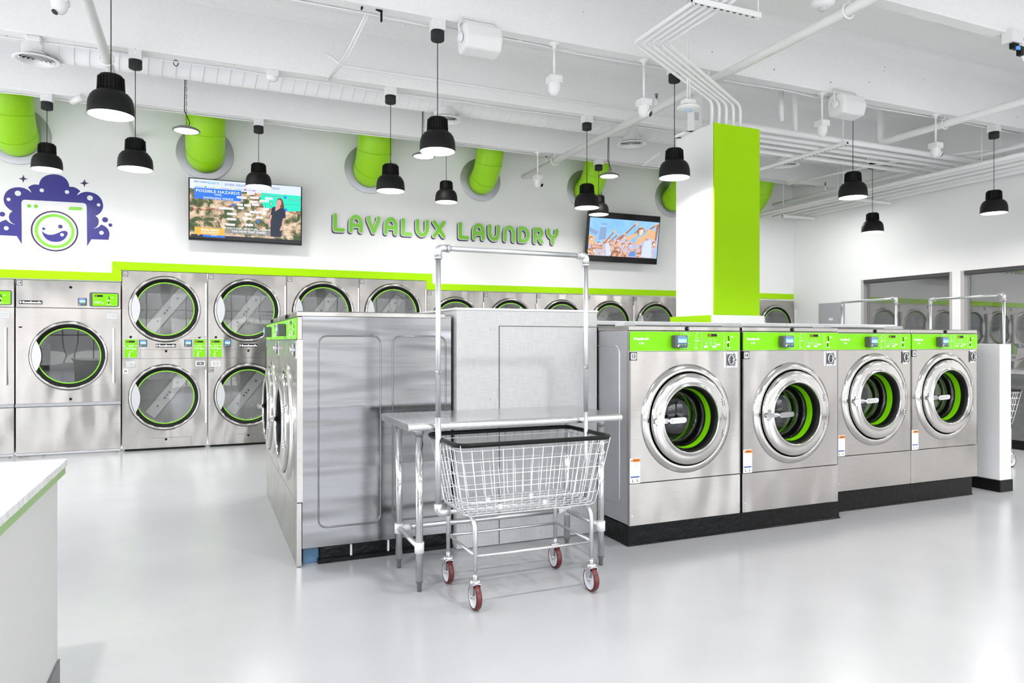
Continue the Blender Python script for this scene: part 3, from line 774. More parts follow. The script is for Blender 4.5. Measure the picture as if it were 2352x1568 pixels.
def make_stack(w, zt, r, c1, c2, label, n1, n2):
    k = w/.985
    t = thing('stacked_dryer', (0, 0, 0), label, 'dryer')
    b = MB(); L = 0; R_ = w; mid = zt*.5135
    holed_face(b, L, R_, mid, zt, w/2, c1, r*.93, STEEL); holed_face(b, L, R_, .03, mid, w/2, c2, r*.93, STEEL)
    b.box(L, L+.006, 0.0005, .6, .03, zt, STEEL); b.box(R_-.006, R_, 0.0005, .6, .03, zt, STEEL); b.box(L, R_, .0005, .6, zt-.006, zt, STEEL)
    b.box(L+.03, R_-.03, .02, .6, .004, .03, BLACK)
    b.box(L, R_, -.003, 0, mid-.003, mid+.003, DSTEEL)
    for z in (zt*.9, zt*.72, zt*.44, zt*.25): b.disc(.02, z, .006, -.003, 0, CHROME, 8)
    for x in (.06, w-.06): b.cyl((x, .05, 0), (x, .05, .03), .012, GREYL, 10)
    b.build('cabinet', t)
    dryer_door(t, w/2, c1, r); dryer_door(t, w/2, c2, r)
    zc = zt*.57
    tall_panel(t, .02*k, .172*k, zc-.12, zc+.12); tall_panel(t, .815*k, .965*k, zc-.12, zc+.12)
    reader(t, .19*k, .28*k, zc+.02, zc+.112, 0, .03); reader(t, .71*k, .80*k, zc+.02, zc+.112, 0, .03)
    nameplate(t, .38*k, .612*k, zc+.012, zc+.058)
    d = MB(); d.box(.2*k, .80*k, -.008, 0, zc-.13, zc-.015, STEEL, .003); d.build('lint_drawer', t); knob(t, .498*k, zc-.035)
    d = MB(); d.box(.2*k, .79*k, -.008, 0, .045, .155, STEEL, .003); d.build('lint_drawer', t); knob(t, .498*k, .135)
    coin(t, .04*k, .148*k, mid-.11, mid-.035, GREYL); coin(t, .845*k, .958*k, mid-.105, mid-.035, DSTEEL)
    knob(t, .095*k, zc+.145, 'small_lock'); knob(t, .89*k, zc+.145, 'small_lock')
    if n1: plate(t, .008, zt-.012, .058, n1)
    if n2: plate(t, .008, mid-.125, .06, n2, dark=(n2 != '26'))
    return t
SK = ('number_plate',)
S25 = make_stack(.985, 2.283, .42, 1.805, .675, 'large stacked dryer numbered 25 and 26, beside single dryer 24', '25', '26')
S25.location = (-.932, YW-.02, 0)
for i, (x, n1, n2, lb_) in enumerate(((.062, '27', '28', 'large stacked dryer numbered 27 and 28, partly behind the left island'), (1.055, '29', '', 'large stacked dryer numbered 29, above the near steel washer top'), (2.047, '31', '', 'large stacked dryer numbered 31, last tall one before the green band steps down'))):
    o = copy_tree(S25, None, SK); o.location = (x, YW-.02, 0); o['label'] = lb_; plate(o, .008, 2.271, .058, n1)
    if n2: plate(o, .008, 2.283*.5135-.125, .06, n2)
    o['group'] = 'tall stacked dryers on the back wall'
S25['group'] = 'tall stacked dryers on the back wall'
S33 = make_stack(.89, 2.148, .385, 1.675, .63, 'shorter stacked dryer numbered 33, just right of where the green band steps down', '33', '')
S33.location = (3.045, YW-.02, 0)
grp = 'shorter stacked dryers on the back wall'; S33['group'] = grp
for i, (n, s) in enumerate((('35', 'numbered 35, seen above the linen bulkhead'), ('37', 'numbered 37, above the linen bulkhead centre'), ('39', 'numbered 39, behind the right rack pole of the near cart'), ('41', 'numbered 41, left of the column behind washer 13'), ('43', 'numbered 43, its left edge just showing beside the white column'), ('', 'at the far end in the corner, right of the green column'))):
    o = copy_tree(S33, None, SK); o.location = (3.045+.9*(i+1) if i < 5 else 9.305, YW-.02, 0)
    o['label'] = 'shorter stacked dryer ' + s; o['group'] = grp
    if n: plate(o, .008, 2.136, .058, n)
def make_single(label, num):
    t = thing('tumble_dryer', (0, 0, 0), label, 'dryer', 'single pocket dryers at the left'); w = 1.107; zt = 2.133
    b = MB()
    holed_face(b, 0, w, .642, 1.795, w/2, 1.215, .39, STEEL)
    b.box(0, w, 0, .6, 1.799, zt, STEEL, .004); b.box(0, .006, 0.0005, .6, .03, 1.8, STEEL); b.box(w-.006, w, 0.0005, .6, .03, 1.8, STEEL)
    b.disc(w*.13, 1.0, .006, -.003, 0, CHROME, 8); b.disc(.02, 1.46, .006, -.003, 0, CHROME, 8)
    b.box(.03, .065, -.003, 0, 1.555, 1.57, BLACK)
    b.build('cabinet', t)
    l = MB(); l.box(0, w, -.004, .03, .045, .598, STEEL, .003); l.build('lower_panel', t)
    l = MB(); l.prism([(-.006, .64), (-.024, .632), (-.024, .606), (-.004, .598), (.02, .598), (.02, .64)], 0, w, GREYPAN, 'YZ'); l.build('grey_trim', t)
    l = MB(); l.box(0, w, -.012, .05, .02, .044, GREYL, .003)
    for x in (.04, w*.25, w-.05): l.cyl((x, .02, 0), (x, .02, .02), .012, GREYL, 10)
    l.build('base_channel', t)
    dryer_door(t, w/2, 1.215, .42, True)
    nameplate(t, .035, .27, 1.84, 1.884)
    b = MB(); b.prism(rrect(.765, 1.085, 1.822, 2.0, .02), -.008, 0, GREYP); b.box(.80, 1.072, -.012, -.008, 1.832, 1.985, GREEN)
    c = b.build('control_panel', t)
    s = MB(); y = -.012
    lever(s, .965, 1.855, .10, y, BLACK, WHITEM)
    for k in range(2):
        for a in range(4): s.box(.82+.02*a, .835+.02*a, y-.001, y, 1.865+.015*k, 1.872+.015*k, WHITEM)
    s.box(.88, .92, y-.001, y, 1.863, 1.871, WHITEM)
    for k in range(5): s.disc(.955+.022*k, 1.845, .004, y-.001, y, WHITEM, 6)
    for a in range(3): s.disc(.83+.025*a, 1.925, .004, y-.001, y, WHITEM, 6)
    s.build('panel_lettering', c)
    d = MB(); d.box(.822, .91, y-.002, y, 1.945, 1.968, BLACKG); d.text('150', .826, 1.949, .014, y-.003, AMBER); d.build('display', c)
    reader(t, .645, .735, 1.832, 1.927, 0, .03)
    coin(t, .955, 1.065, 1.67, 1.75, GREYL)
    knob(t, w*.51, 2.055, 'small_lock'); knob(t, w*.51, .685, 'small_lock')
    if num: plate(t, .008, 2.121, .058, num)
    return t
T24 = make_single('wide single stainless dryer numbered 24 with one large round door', '24')
T24.location = (-2.053, YW-.02, 0)
o = copy_tree(T24, None, SK); o.location = (-3.175, YW-.02, 0); o['label'] = 'wide single stainless dryer cut off by the left edge of the view'

# ------------------------------------------------------------------ green exhaust ducts and wall collars
DX = [-2.04, .03, 2.19, 3.90, 5.72, 7.42, 9.08]
dl = ['far left, cut by the frame', 'above the left television', 'left of the sign letters', 'above the sign letters', 'above the right television', 'just left of the column', 'right of the green column']
for x, s in zip(DX, dl):
    t = thing('exhaust_duct', (x, YW, 3.86), 'green painted round exhaust duct bending up from the wall, ' + s, 'duct', 'green exhaust ducts on the back wall')
    rr = .235 if x < 3 else .2
    path = [(0, -.002, -.03), (0, -.10, -.02), (0, -.22, .05), (0, -.33, .17), (0, -.40, .32), (0, -.44, .5), (0, -.45, .81)]
    P2 = []
    for i in range(len(path)-1):
        for q in (0, .5): P2.append(tuple(path[i][j]*(1-q)+path[i+1][j]*q for j in range(3)))
    P2.append(path[-1])
    b = MB(); b.tube(P2, rr, GREEND, 32)
    for i in (3, 6, 9): # crimp seams
        a, c = Vector(P2[i]), Vector(P2[i+1]); b.tube([a, a+(c-a)*.12], rr+.006, GREEND, 32)
    b.build('duct', t)
    b = MB(); R2 = .35 if x < 3 else .325
    b.lathe([(rr*.9, -.012), (R2-.004, -.012), (R2-.0035, -.0118)], GALV, (0, 0, 0), 'Y', 56); b.lathe([(R2-.004, -.012), (R2, -.008), (R2, -.001)], GALV, (0, 0, 0), 'Y', 56, smooth=False); b.build('wall_collar', t)

# ------------------------------------------------------------------ wall logo (vinyl)
def L2(px, py): q = onY(px/7.127, 380+py/7.127, YW); return (q[0], q[2])
y0 = YW-.0005
b = MB()
lay = [0]
def ly(): lay[0] += .00012; return y0-lay[0]-.0003
def circ(px, py, prx, m, sx=None):
    c = L2(px, py); r = abs(L2(px+prx, py)[0]-L2(px-prx, py)[0])/2; y = ly(); b.disc(c[0], c[1], r, y, y0, m, 36)
def poly(pts, m): y = ly(); b.prism([L2(*p) for p in pts], y, y0, m)
def bez(p0, p1, p2, n=10): return [((1-t)**2*p0[0]+2*t*(1-t)*p1[0]+t*t*p2[0], (1-t)**2*p0[1]+2*t*(1-t)*p1[1]+t*t*p2[1]) for t in [i/n for i in range(n)]]
foam = [(357, 1290), (275, 1155), (0, 1140), (-120, 1135)]
foam += bez((-120, 1135), (-110, 940), (103, 885)) + bez((103, 885), (150, 950), (250, 965)) + bez((250, 965), (140, 930), (145, 830)) + bez((145, 830), (155, 770), (205, 750))
foam += bez((205, 750), (60, 670), (57, 550)) + bez((57, 550), (75, 365), (290, 355)) + bez((290, 355), (430, 355), (512, 445)) + bez((512, 445), (500, 395), (455, 362))
foam += bez((455, 362), (530, 290), (637, 318)) + bez((637, 318), (660, 150), (880, 142)) + bez((880, 142), (1110, 155), (1138, 350)) + bez((1138, 350), (1235, 335), (1318, 425)) + bez((1318, 425), (1275, 445), (1262, 492))
foam += bez((1262, 492), (1330, 430), (1430, 430)) + bez((1430, 430), (1670, 450), (1690, 660)) + bez((1690, 660), (1680, 780), (1560, 825)) + bez((1560, 825), (1630, 860), (1616, 940)) + bez((1616, 940), (1600, 1020), (1520, 1030))
foam += bez((1520, 1030), (1610, 1030), (1655, 965)) + bez((1655, 965), (1800, 1010), (1795, 1150)) + [(1778, 1217), (1497, 1207), (1425, 1325), (1420, 700), (357, 700)]
# body of the foam: strips built from the outline without self overlap
cloud = foam
yy = ly(); b.prism([L2(*p) for p in cloud], yy, y0, NAVY)
W_ = plain('white vinyl', (0.80, 0.80, 0.80), 0.5)
poly(bez((352, 620), (352, 560), (410, 560), 6) + [(410, 560), (1340, 612)] + bez((1360, 614), (1420, 620), (1420, 690), 6) + [(1420, 690), (1425, 1442), (362, 1410)], W_)
for px, py, r in ((293, 455, 52), (141, 554, 33), (684, 406, 36), (1097, 434, 36), (1473, 531, 48), (1614, 644, 29), (103, 1026, 40), (1661, 1101, 37)): circ(px, py, r, W_)
for px, py, r in ((38, 797, 48), (1720, 888, 49), (1807, 975, 32)): circ(px, py, r, NAVY)
for px, py in ((477, 662), (588, 668)): circ(px, py, 36, GREENL)
yy = ly(); b.capsule(L2(1156, 702), L2(1318, 708), .041*.9*.55, yy, y0, GREENL)
circ(897, 1074, 390, NAVYD); circ(897, 1074, 362, W_); circ(897, 1074, 328, GREENL); circ(897, 1074, 275, W_)
circ(716, 1035, 26, NAVY); circ(989, 1000, 38, NAVY)
poly(bez((684, 1068), (760, 1150), (870, 1130)) + bez((870, 1130), (960, 1105), (1000, 1078)) + bez((1000, 1078), (1100, 1050), (1113, 1110)) + bez((1113, 1110), (1070, 1250), (920, 1252)) + bez((920, 1252), (720, 1250), (684, 1068)), NAVY)
circ(1016, 1133, 31, W_)
for (px, py) in ((381, 218), (1382, 290)):
    pts = []
    for k in range(8):
        a = PI/4*k + .03; r = 74 if k % 2 == 0 else 24; pts.append((px+r*math.cos(a)*1.0, py+r*math.sin(a)*.88))
    poly(pts, NAVYD)
tag(b.build('wall_logo'), 'navy and green vinyl emblem of a smiling washing machine with foam, on the back wall', 'wall logo')

# ------------------------------------------------------------------ sign letters
def arc(cx, cy, r, a0, a1, n=12, ry=None): ry = r if ry is None else ry; return [(cx+r*math.cos(math.radians(a0+(a1-a0)*i/n)), cy+ry*math.sin(math.radians(a0+(a1-a0)*i/n))) for i in range(n+1)]
GLY = {'L': [[(0, 1), (0, 0), (1, 0)]], 'A': [[(0, 0), (0, .5)] + arc(.5, .5, .5, 180, 0) + [(1, 0)], [(0, .38), (1, .38)]],
       'V': [[(0, 1), (0, .8), (.5, 0), (1, .8), (1, 1)]], 'U': [[(0, 1), (0, .5)] + arc(.5, .5, .5, 180, 360) + [(1, 1)]],
       'X': [[(0, 0), (1, 1)], [(0, 1), (1, 0)]], 'N': [[(0, 0), (0, .5)] + arc(.5, .5, .5, 180, 0) + [(1, 0)]],
       'D': [[(0, 0), (0, 1), (.4, 1)] + arc(.4, .5, .6, 90, -90, ry=.5) + [(0, 0)]],
       'R': [[(0, 0), (0, 1), (.6, 1)] + arc(.6, .7, .4, 90, -90, ry=.3) + [(0, .4)], [(.55, .4), (1, 0)]],
       'Y': [[(0, 1), (0, .85)] + arc(.5, .85, .5, 180, 360, ry=.42) + [(1, 1)], [(.5, .42), (.5, 0)]]}
SGN = [('L', 105, 215), ('A', 258, 388), ('V', 430, 555), ('A', 595, 722), ('L', 762, 865), ('U', 900, 1022), ('X', 1062, 1182), ('L', 1312, 1410), ('A', 1448, 1560), ('U', 1597, 1708), ('N', 1745, 1855), ('D', 1887, 1995), ('R', 2033, 2125), ('Y', 2163, 2268)]
ordn = {0: 'first letter of the sign', 1: 'first A of LAVALUX', 2: 'the V of LAVALUX', 3: 'second A of LAVALUX', 4: 'L between A and U in LAVALUX', 5: 'the U of LAVALUX', 6: 'the X ending LAVALUX', 7: 'L that starts LAUNDRY', 8: 'the A of LAUNDRY', 9: 'the U of LAUNDRY', 10: 'the arched N of LAUNDRY', 11: 'the D of LAUNDRY', 12: 'the R of LAUNDRY', 13: 'the Y ending LAUNDRY'}
zl0, zl1 = 2.937, 3.190; sr = .0245
for i, (ch, a, c) in enumerate(SGN):
    xa = onY(740+a/4.2, 520, YW)[0]+sr; xb = onY(740+c/4.2, 520, YW)[0]-sr
    def MP(p): return (xa+(xb-xa)*p[0], zl0+sr+(zl1-zl0-2*sr)*p[1])
    b = MB(); e = 0
    for st in GLY[ch]:
        for p, q in zip(st[:-1], st[1:]):
            P_, Q_ = MP(p), MP(q); e += .00025
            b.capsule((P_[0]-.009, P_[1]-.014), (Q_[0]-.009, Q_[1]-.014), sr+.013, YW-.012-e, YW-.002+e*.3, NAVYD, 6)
            b.capsule(P_, Q_, sr+.012, YW-.022-e, YW-.014-e, WHITEP, 6)
            b.capsule(P_, Q_, sr, YW-.034-e, YW-.024+e, GREENL, 6)
    o = tag(b.build('sign_letter'), 'green raised wall letter, ' + ordn[i], 'sign letter', 'LAVALUX LAUNDRY wall letters')

# ------------------------------------------------------------------ televisions
MAP = mat_screen('weather map terrain', [(0.3, (.02, .06, .015)), (0.46, (.06, .10, .03)), (0.5, (.36, .26, .16)), (0.58, (.66, .50, .34)), (0.72, (.86, .76, .62))], 7.0, .9, .6, (1, 1, 1.4))
def make_tv(w, h, label):
    """local: centre of the screen at origin, facing -Y"""
    t = thing('television', (0, 0, 0), label, 'television', 'wall mounted televisions')
    b = MB(); b.box(-w/2, w/2, -.02, .025, -h/2, h/2, BLACKG, .006); b.box(-w*.35, w*.35, .025, .05, -h*.35, h*.35, BLACK, .004); b.box(-w/2+.01, w/2-.01, -.022, -.02, -h/2, -h/2+.006, GREYP)
    b.build('housing', t)
    b = MB(); b.box(-.15, .15, .05, .175, -.12, .12, BLACK); b.build('wall_bracket', t)
    return t
W1, H1 = 1.40, .795
t1 = make_tv(W1, H1, 'flat television on the left showing a weather map and presenter in dark dress')
t1.location = ((-.170+1.233)/2, 10.0, 3.087); t1.rotation_euler = (math.radians(3), 0, 0)
b = MB(); lay = [0]
def T(px, py):  # coordinates in the zoomed crop -> local screen coordinates
    # bilinear on the four screen corners of the crop
    u = (px-120)/(2205-120); ztop = 95+(240-95)*u; zbot = 1190+(1310-1190)*u
    v = (py-ztop)/(zbot-ztop); return (-W1/2+.015+(W1-.03)*u, H1/2-.012-(H1-.05)*v)
def sly(): lay[0] += .00015; return -.0205-lay[0]
def sbox(x0, y0_, x1, y1_, m): y = sly(); P = [T(x0, y0_), T(x1, y0_+(x1-x0)*.064), T(x1, y1_+(x1-x0)*.064), T(x0, y1_)]; b.prism(P, y, -.0203, m)
def spoly(pts, m): y = sly(); b.prism([T(*p) for p in pts], y, -.0203, m)
def stext(s, px, py, hpx, wpx, m, bold=0.0, shear=0.0): q = T(px, py); y = sly(); b.text(s, q[0], q[1], hpx*H1/1120, y, m, bold=bold, width=wpx*W1/2105, shear=shear)
def sline(pts, m, r=.0022):
    y = sly()
    for p, q in zip(pts[:-1], pts[1:]): b.capsule(T(*p), T(*q), r, y, -.0203, m, 3)
sSKY = scr('screen pale blue', (.62, .70, .95)); sTEAL = scr('screen teal', (.01, .72, .50)); sBLUE = scr('screen blue', (.01, .16, .80)); sNAVY = scr('screen navy', (.03, .05, .20)); sW = scr('screen white', (.95, .96, 1.0))
sGOLD = scr('screen gold', (.75, .42, .05)); sRED = scr('screen red', (.45, .01, .03)); sBLK = scr('screen black', (.012, .014, .02)); sCYN = scr('screen cyan blue', (.04, .36, .75)); sDK = scr('screen dark dress', (.01, .02, .045)); sSK = scr('screen skin', (.62, .33, .28)); sHR = scr('screen hair', (.14, .05, .035)); sLN = scr('screen map line', (.06, .04, .05)); sGR = scr('screen green', (.02, .35, .04)); sGY = scr('screen grey band', (.25, .24, .23)); sYE = scr('screen yellow', (.75, .75, .1)); sOR = scr('screen orange', (.9, .5, .15)); sPU = scr('screen purple', (.45, .15, .7))
b.prism([(-W1/2+.015, H1/2-.012), (W1/2-.015, H1/2-.012), (W1/2-.015, -H1/2+.04), (-W1/2+.015, -H1/2+.04)], -.0204, -.0202, MAP)
sbox(120, 97, 2205, 275, sSKY)
spoly([(1430, 350), (2203, 405), (2203, 695), (1980, 705), (1700, 650), (1500, 640), (1450, 560), (1420, 450)], sTEAL)
sline([(1260, 395), (1340, 380), (1540, 390), (1690, 425), (1760, 412), (1900, 430), (2010, 485), (2130, 490), (2200, 475)], sRED)
sline([(125, 358), (200, 362)], sRED); sline([(150, 690), (280, 645), (350, 680), (530, 655), (640, 670), (840, 610), (920, 590), (1400, 590), (1480, 640), (1600, 665), (1920, 705), (2110, 745), (2200, 755)], sRED, .003)
sline([(1325, 355), (1330, 560), (1350, 680), (1400, 800), (1370, 900), (1440, 1040), (1425, 1180)], sRED, .003); sline([(150, 720), (200, 640), (330, 490)], sRED)
for l in ([(735, 500), (700, 750), (670, 1000)], [(670, 910), (1090, 930), (1230, 935)], [(1380, 780), (1600, 790)], [(1480, 780), (1490, 930), (1600, 945)], [(1870, 575), (2200, 580)], [(1860, 1070), (2200, 1075)], [(1820, 1160), (2170, 1165), (2180, 1210)], [(135, 980), (200, 985)], [(1510, 560), (1515, 720)]): sline(l, sLN, .0014)
sbox(200, 262, 1055, 465, sBLUE)
stext('FIRST ALERT', 192, 165, 26, 240, sNAVY, .03, .2); sbox(440, 155, 640, 190, sCYN); stext('WEATHER', 450, 185, 24, 180, sW, .01)
sline([(692, 150), (692, 222)], sLN, .0012)
stext('SEVERE WEATHER OUTLOOK - TODAY', 748, 222, 40, 1030, sNAVY, .0)
for px, s, w, m, bx in ((195, '1-MARGINAL', 170, sGR, 378), (450, '2-SLIGHT', 125, sYE, 580), (655, '3-ENHANCED', 180, sOR, 845), (915, '4-MODERATE', 180, sRED, 1105), (1175, '5-HIGH', 90, sPU, 1272)):
    yq = 252+(px-195)*.065; stext(s, px, yq, 18, w, sNAVY); sbox(bx, yq-12, bx+46, yq+8, m)
stext('POSSIBLE HAZARDS', 232, 345, 52, 785, sW); stext('HAIL', 570, 412, 32, 125, sW); stext('DAMAGING WINDS', 365, 468, 36, 535, sW)
for px, py, s, w in ((1172, 375, 'LARAMIE', 120), (980, 450, 'STEAMBOAT', 165), (1230, 452, 'FT COLLINS', 150), (1515, 466, 'STERLING', 130), (1215, 532, 'BOULDER', 135), (1410, 512, 'FT MORGAN', 160), (985, 588, 'EAGLE', 90), (1120, 600, 'FRISCO', 105), (1270, 588, 'DENVER', 115), (650, 655, 'GRAND JUNCTION', 260), (1005, 650, 'ASPEN', 90), (1480, 668, 'LIMON', 90), (1230, 725, 'COLORADO SPRINGS', 280), (800, 762, 'MONTROSE', 160), (1125, 770, 'SALIDA', 100), (1350, 832, 'PUEBLO', 105), (800, 860, 'TELLURIDE', 150), (1090, 850, 'SAGUACHE', 155), (785, 965, 'DURANGO', 145), (1135, 970, 'ALAMOSA', 135)):
    sbox(px-8, py-30, px+w+8, py+8, sW); stext(s, px, py-2, 20, w, sNAVY)
for px, py in ((905, 590), (1895, 436), (1372, 900), (1905, 675)): q = T(px, py); yq = sly(); b.disc(q[0], q[1], .018, yq, -.0203, sBLUE, 12)
sbox(1598, 522, 1638, 590, sGR); stext('1', 1610, 582, 45, 14, sW)
sbox(205, 1000, 750, 1135, sGOLD); stext('CBS NEWS', 365, 1072, 34, 275, sW, .03); q = T(340, 1048); yq = sly(); b.disc(q[0], q[1], .013, yq, -.0203, sW, 16); yq = sly(); b.disc(q[0], q[1], .005, yq, -.0203, sGOLD, 10)
stext('COLORADO', 322, 1118, 36, 318, sW)
sbox(752, 1040, 1615, 1120, sGY)
stext('MONSOONAL MOISTURE. I\'LL SHOW', 722, 1035, 36, 940, sW, .01); stext('YOU HOW THAT SHAPES', 880, 1100, 36, 635, sW, .01)
sbox(140, 1132, 2200, 1200, sBLK); sbox(355, 1145, 755, 1186, sBLUE); stext('LIMON', 505, 1172, 18, 100, sW); stext('82°', 260, 1160, 22, 42, sW)
for k, tmp in enumerate(('93°', '91°', '83°', '81°', '87°', '93°', '97°')):
    px = 800+185*k; yq = 1172+(px-800)*.045
    stext(('MON', 'TUE', 'WED', 'THU', 'FRI', 'SAT', 'SUN')[k], px, yq, 12, 40, sW); q = T(px+68, yq-8); y9 = sly(); b.disc(q[0], q[1], .007, y9, -.0203, sOR, 10); stext(tmp, px+92, yq+6, 24, 55, sW)
# presenter on screen
spoly([(1720, 520), (1745, 462), (1800, 450), (1845, 490), (1872, 600), (1880, 760), (1830, 790), (1800, 680), (1720, 600)], sHR)
spoly([(1722, 560), (1728, 500), (1770, 475), (1815, 500), (1820, 560), (1790, 610), (1805, 660), (1700, 700), (1712, 610)], sSK)
spoly([(1610, 770), (1640, 630), (1705, 610), (1700, 710), (1800, 640), (1850, 650), (1895, 700), (1905, 830), (1855, 840), (1830, 900), (1820, 1200), (1615, 1190), (1605, 950), (1625, 800)], sDK)
spoly([(1610, 770), (1640, 780), (1610, 900), (1612, 1000), (1575, 1010), (1570, 920)], sSK); spoly([(1850, 840), (1888, 835), (1870, 950), (1835, 1060), (1800, 1085), (1790, 1040), (1835, 960)], sSK)
b.build('screen', t1)
W2, H2 = 1.375, .80
t2 = make_tv(W2, H2, 'flat television on the right showing a crowd under blue sky')
t2.location = ((5.66+6.985)/2, 9.985, 3.08); t2.rotation_euler = (math.radians(8), 0, 0)
b = MB(); lay = [0]
CROWD = mat_screen('crowd picture', [(0.28, (.10, .05, .04)), (0.42, (.45, .20, .10)), (0.5, (.75, .48, .35)), (0.56, (.30, .42, .80)), (0.7, (.72, .78, .95))], 7.5, .9, 1.5)
BSKY = mat_screen('screen sky', [(0.3, (.16, .42, .82)), (0.7, (.32, .58, .92))], 2.5, .9)
def T(px, py):
    u = (px-230)/(1930-230); zt_ = 335+(440-335)*u; zb2 = 1190+(1265-1190)*u; v = (py-zt_)/(zb2-zt_)
    return (-W2/2+.03+(W2-.06)*u, H2/2-.10-(H2-.20)*v)
spoly([(235, 335), (1945, 440), (1945, 1265), (235, 1190)], BSKY)
spoly([(235, 800), (400, 900), (560, 930), (640, 800), (800, 850), (1050, 760), (1150, 850), (1400, 900), (1500, 800), (1880, 820), (1940, 850), (1880, 1260), (235, 1190)], CROWD)
sB1 = scr('screen brown', (.35, .13, .06)); sB2 = scr('screen tan', (.70, .42, .22)); sGB = scr('screen grey blue', (.22, .32, .52)); sLB = scr('screen light cloth', (.55, .65, .92)); sFc = scr('screen face', (.78, .60, .45))
spoly([(490, 560), (650, 555), (640, 830), (470, 850)], sGB); spoly([(510, 470), (660, 470), (660, 500), (510, 500)], sGB)
spoly([(240, 560), (460, 660), (400, 740), (240, 640)], sGB); spoly([(235, 700), (400, 790), (360, 960), (235, 940)], sB2)
for a, c, r in (((600, 930), (840, 650), .010), ((720, 900), (930, 720), .009), ((880, 930), (1370, 470), .012), ((1180, 860), (1480, 560), .010), ((1650, 640), (1880, 500), .012), ((960, 800), (1100, 720), .010)):
    yq = sly(); b.capsule(T(*a), T(*c), r, yq, -.0203, sB1, 4); q = T(*c); yq = sly(); b.disc(q[0], q[1], r*2.6, yq, -.0203, sB2, 10)
spoly([(1120, 780), (1380, 680), (1400, 750), (1180, 880)], sB2); spoly([(1400, 800), (1650, 700), (1700, 760), (1450, 960), (1390, 900)], sB2)
spoly([(1390, 640), (1440, 560), (1540, 560), (1600, 650), (1540, 720), (1440, 740)], sB1); spoly([(1450, 620), (1540, 590), (1570, 660), (1530, 720), (1450, 740)], sFc)
spoly([(1660, 580), (1880, 640), (1870, 820), (1720, 820), (1640, 700)], sB2); spoly([(1880, 500), (1940, 480), (1900, 860), (1860, 850)], sB1)
spoly([(1600, 880), (1780, 830), (1800, 1240), (1540, 1230)], sLB); spoly([(640, 960), (720, 900), (800, 1190), (680, 1200)], sLB); spoly([(1250, 1120), (1380, 1080), (1400, 1220), (1220, 1210)], scr('screen mid blue', (.10, .25, .65)))
for px, py, r in ((290, 820, .030), (370, 1080, .035), (250, 1100, .028), (480, 920, .022), (935, 850, .026), (1080, 780, .028), (1150, 880, .02), (1250, 960, .03), (1840, 930, .034), (700, 840, .02), (820, 900, .02), (1080, 960, .025)):
    q = T(px, py); yq = sly(); b.disc(q[0], q[1]+.008, r, yq, -.0203, sB1, 14); yq = sly(); b.disc(q[0]+.006, q[1]-.004, r*.72, yq, -.0203, sFc, 14)
b.build('screen', t2)

# ------------------------------------------------------------------ pendant lamps
def lamp_proto():
    t = thing('pendant_lamp', (0, 0, 0), '', 'pendant lamp')
    # origin at the rim centre
    b = MB()
    b.lathe([(.146, .0), (.1495, .004), (.149, .05), (.145, .09), (.134, .125), (.115, .150), (.090, .166), (.080, .172), (.078, .20), (.076, .272), (.070, .282), (.02, .286), (.0001, .286)], LAMPB, (0, 0, 0), 'Z', 40)
    b.lathe([(.146, .0), (.143, .004), (.141, .012)], WHITEP, (0, 0, 0), 'Z', 40)
    sh = b.build('lamp_shade', t)
    b = MB()
    for i in range(24):
        a = 2*PI*i/24; u = Vector((math.cos(a), math.sin(a), 0)); v = Vector((-math.sin(a), math.cos(a), 0))*.0028
        P = [u*.074+v, u*.074-v, u*.090-v, u*.090+v]
        vs = [(p.x, p.y, .176) for p in P] + [(p.x, p.y, .262) for p in P[:2]] + [((p.x)*.95, p.y*.95, .268) for p in P[2:]]
        b.add(vs, [(0, 1, 2, 3), (4, 7, 6, 5), (0, 4, 5, 1), (1, 5, 6, 2), (2, 6, 7, 3), (3, 7, 4, 0)], LAMPB)
    b.build('cooling_fins', sh)
    b = MB(); b.lathe([(.143, .008), (.10, .003), (.0001, .001)], DIFF, (0, 0, 0), 'Z', 36); b.build('diffuser', t)
    return t
LP = lamp_proto()
def lamp_top(t, ztop):
    b = MB(); b.cyl((0, 0, .284), (0, 0, ztop-.12), .0035, BLACK, 6); b.build('cord', t)
    b = MB(); b.lathe([(.0001, ztop-.165), (.052, ztop-.163), (.057, ztop-.156), (.057, ztop-.085), (.0001, ztop-.085)], CANOPY, (0, 0, 0), 'Z', 28); b.build('canopy', t)
    b = MB(); b.box(-.055, .055, -.055, .055, ztop-.085, ztop+.02, WPAINT2, .003)
    b.lathe([(.012, 0), (.0001, -.001)], WPAINT, (0, -.056, ztop-.03), 'Y', 12); b.build('junction_box', t)
ZL1, ZL2 = 2.985, 3.262
lamps = [(255, 272, 0, 5.74, 'nearest black pendant lamp at upper left, its cord leaving the top of the view'), (311, 382, 0, 7.45, 'black pendant lamp just right of the nearest upper left one'), (1005, 352, 0, 5.74, 'black pendant lamp high above the cart rack, nearest of the centre ones'),
         (897, 449, 0, 7.45, 'black pendant lamp above the sign, left of the centre pair'), (1549, 406, 0, 5.74, 'black pendant lamp hanging just left of the white column'), (1348, 480, 0, 7.45, 'black pendant lamp in front of the right television, the nearer of two overlapping'),
         (1959, 452, 0, 5.74, 'black pendant lamp nearest right of the green column'), (2283, 482, 0, 5.74, 'black pendant lamp at the right edge of the view'), (2004, 527, 0, 7.45, 'lower looking black pendant lamp farther back right of the column'),
         (108, 388, 1, 9.14, 'black pendant lamp above the wall emblem at far left'), (594, 427, 1, 9.14, 'black pendant lamp overlapping the top edge of the weather television'), (1025, 469, 1, 9.14, 'small far black pendant lamp above the letter X of the sign'), (1375, 498, 1, 9.14, 'small far black pendant lamp touching the top left of the right television')]
LPOS = []
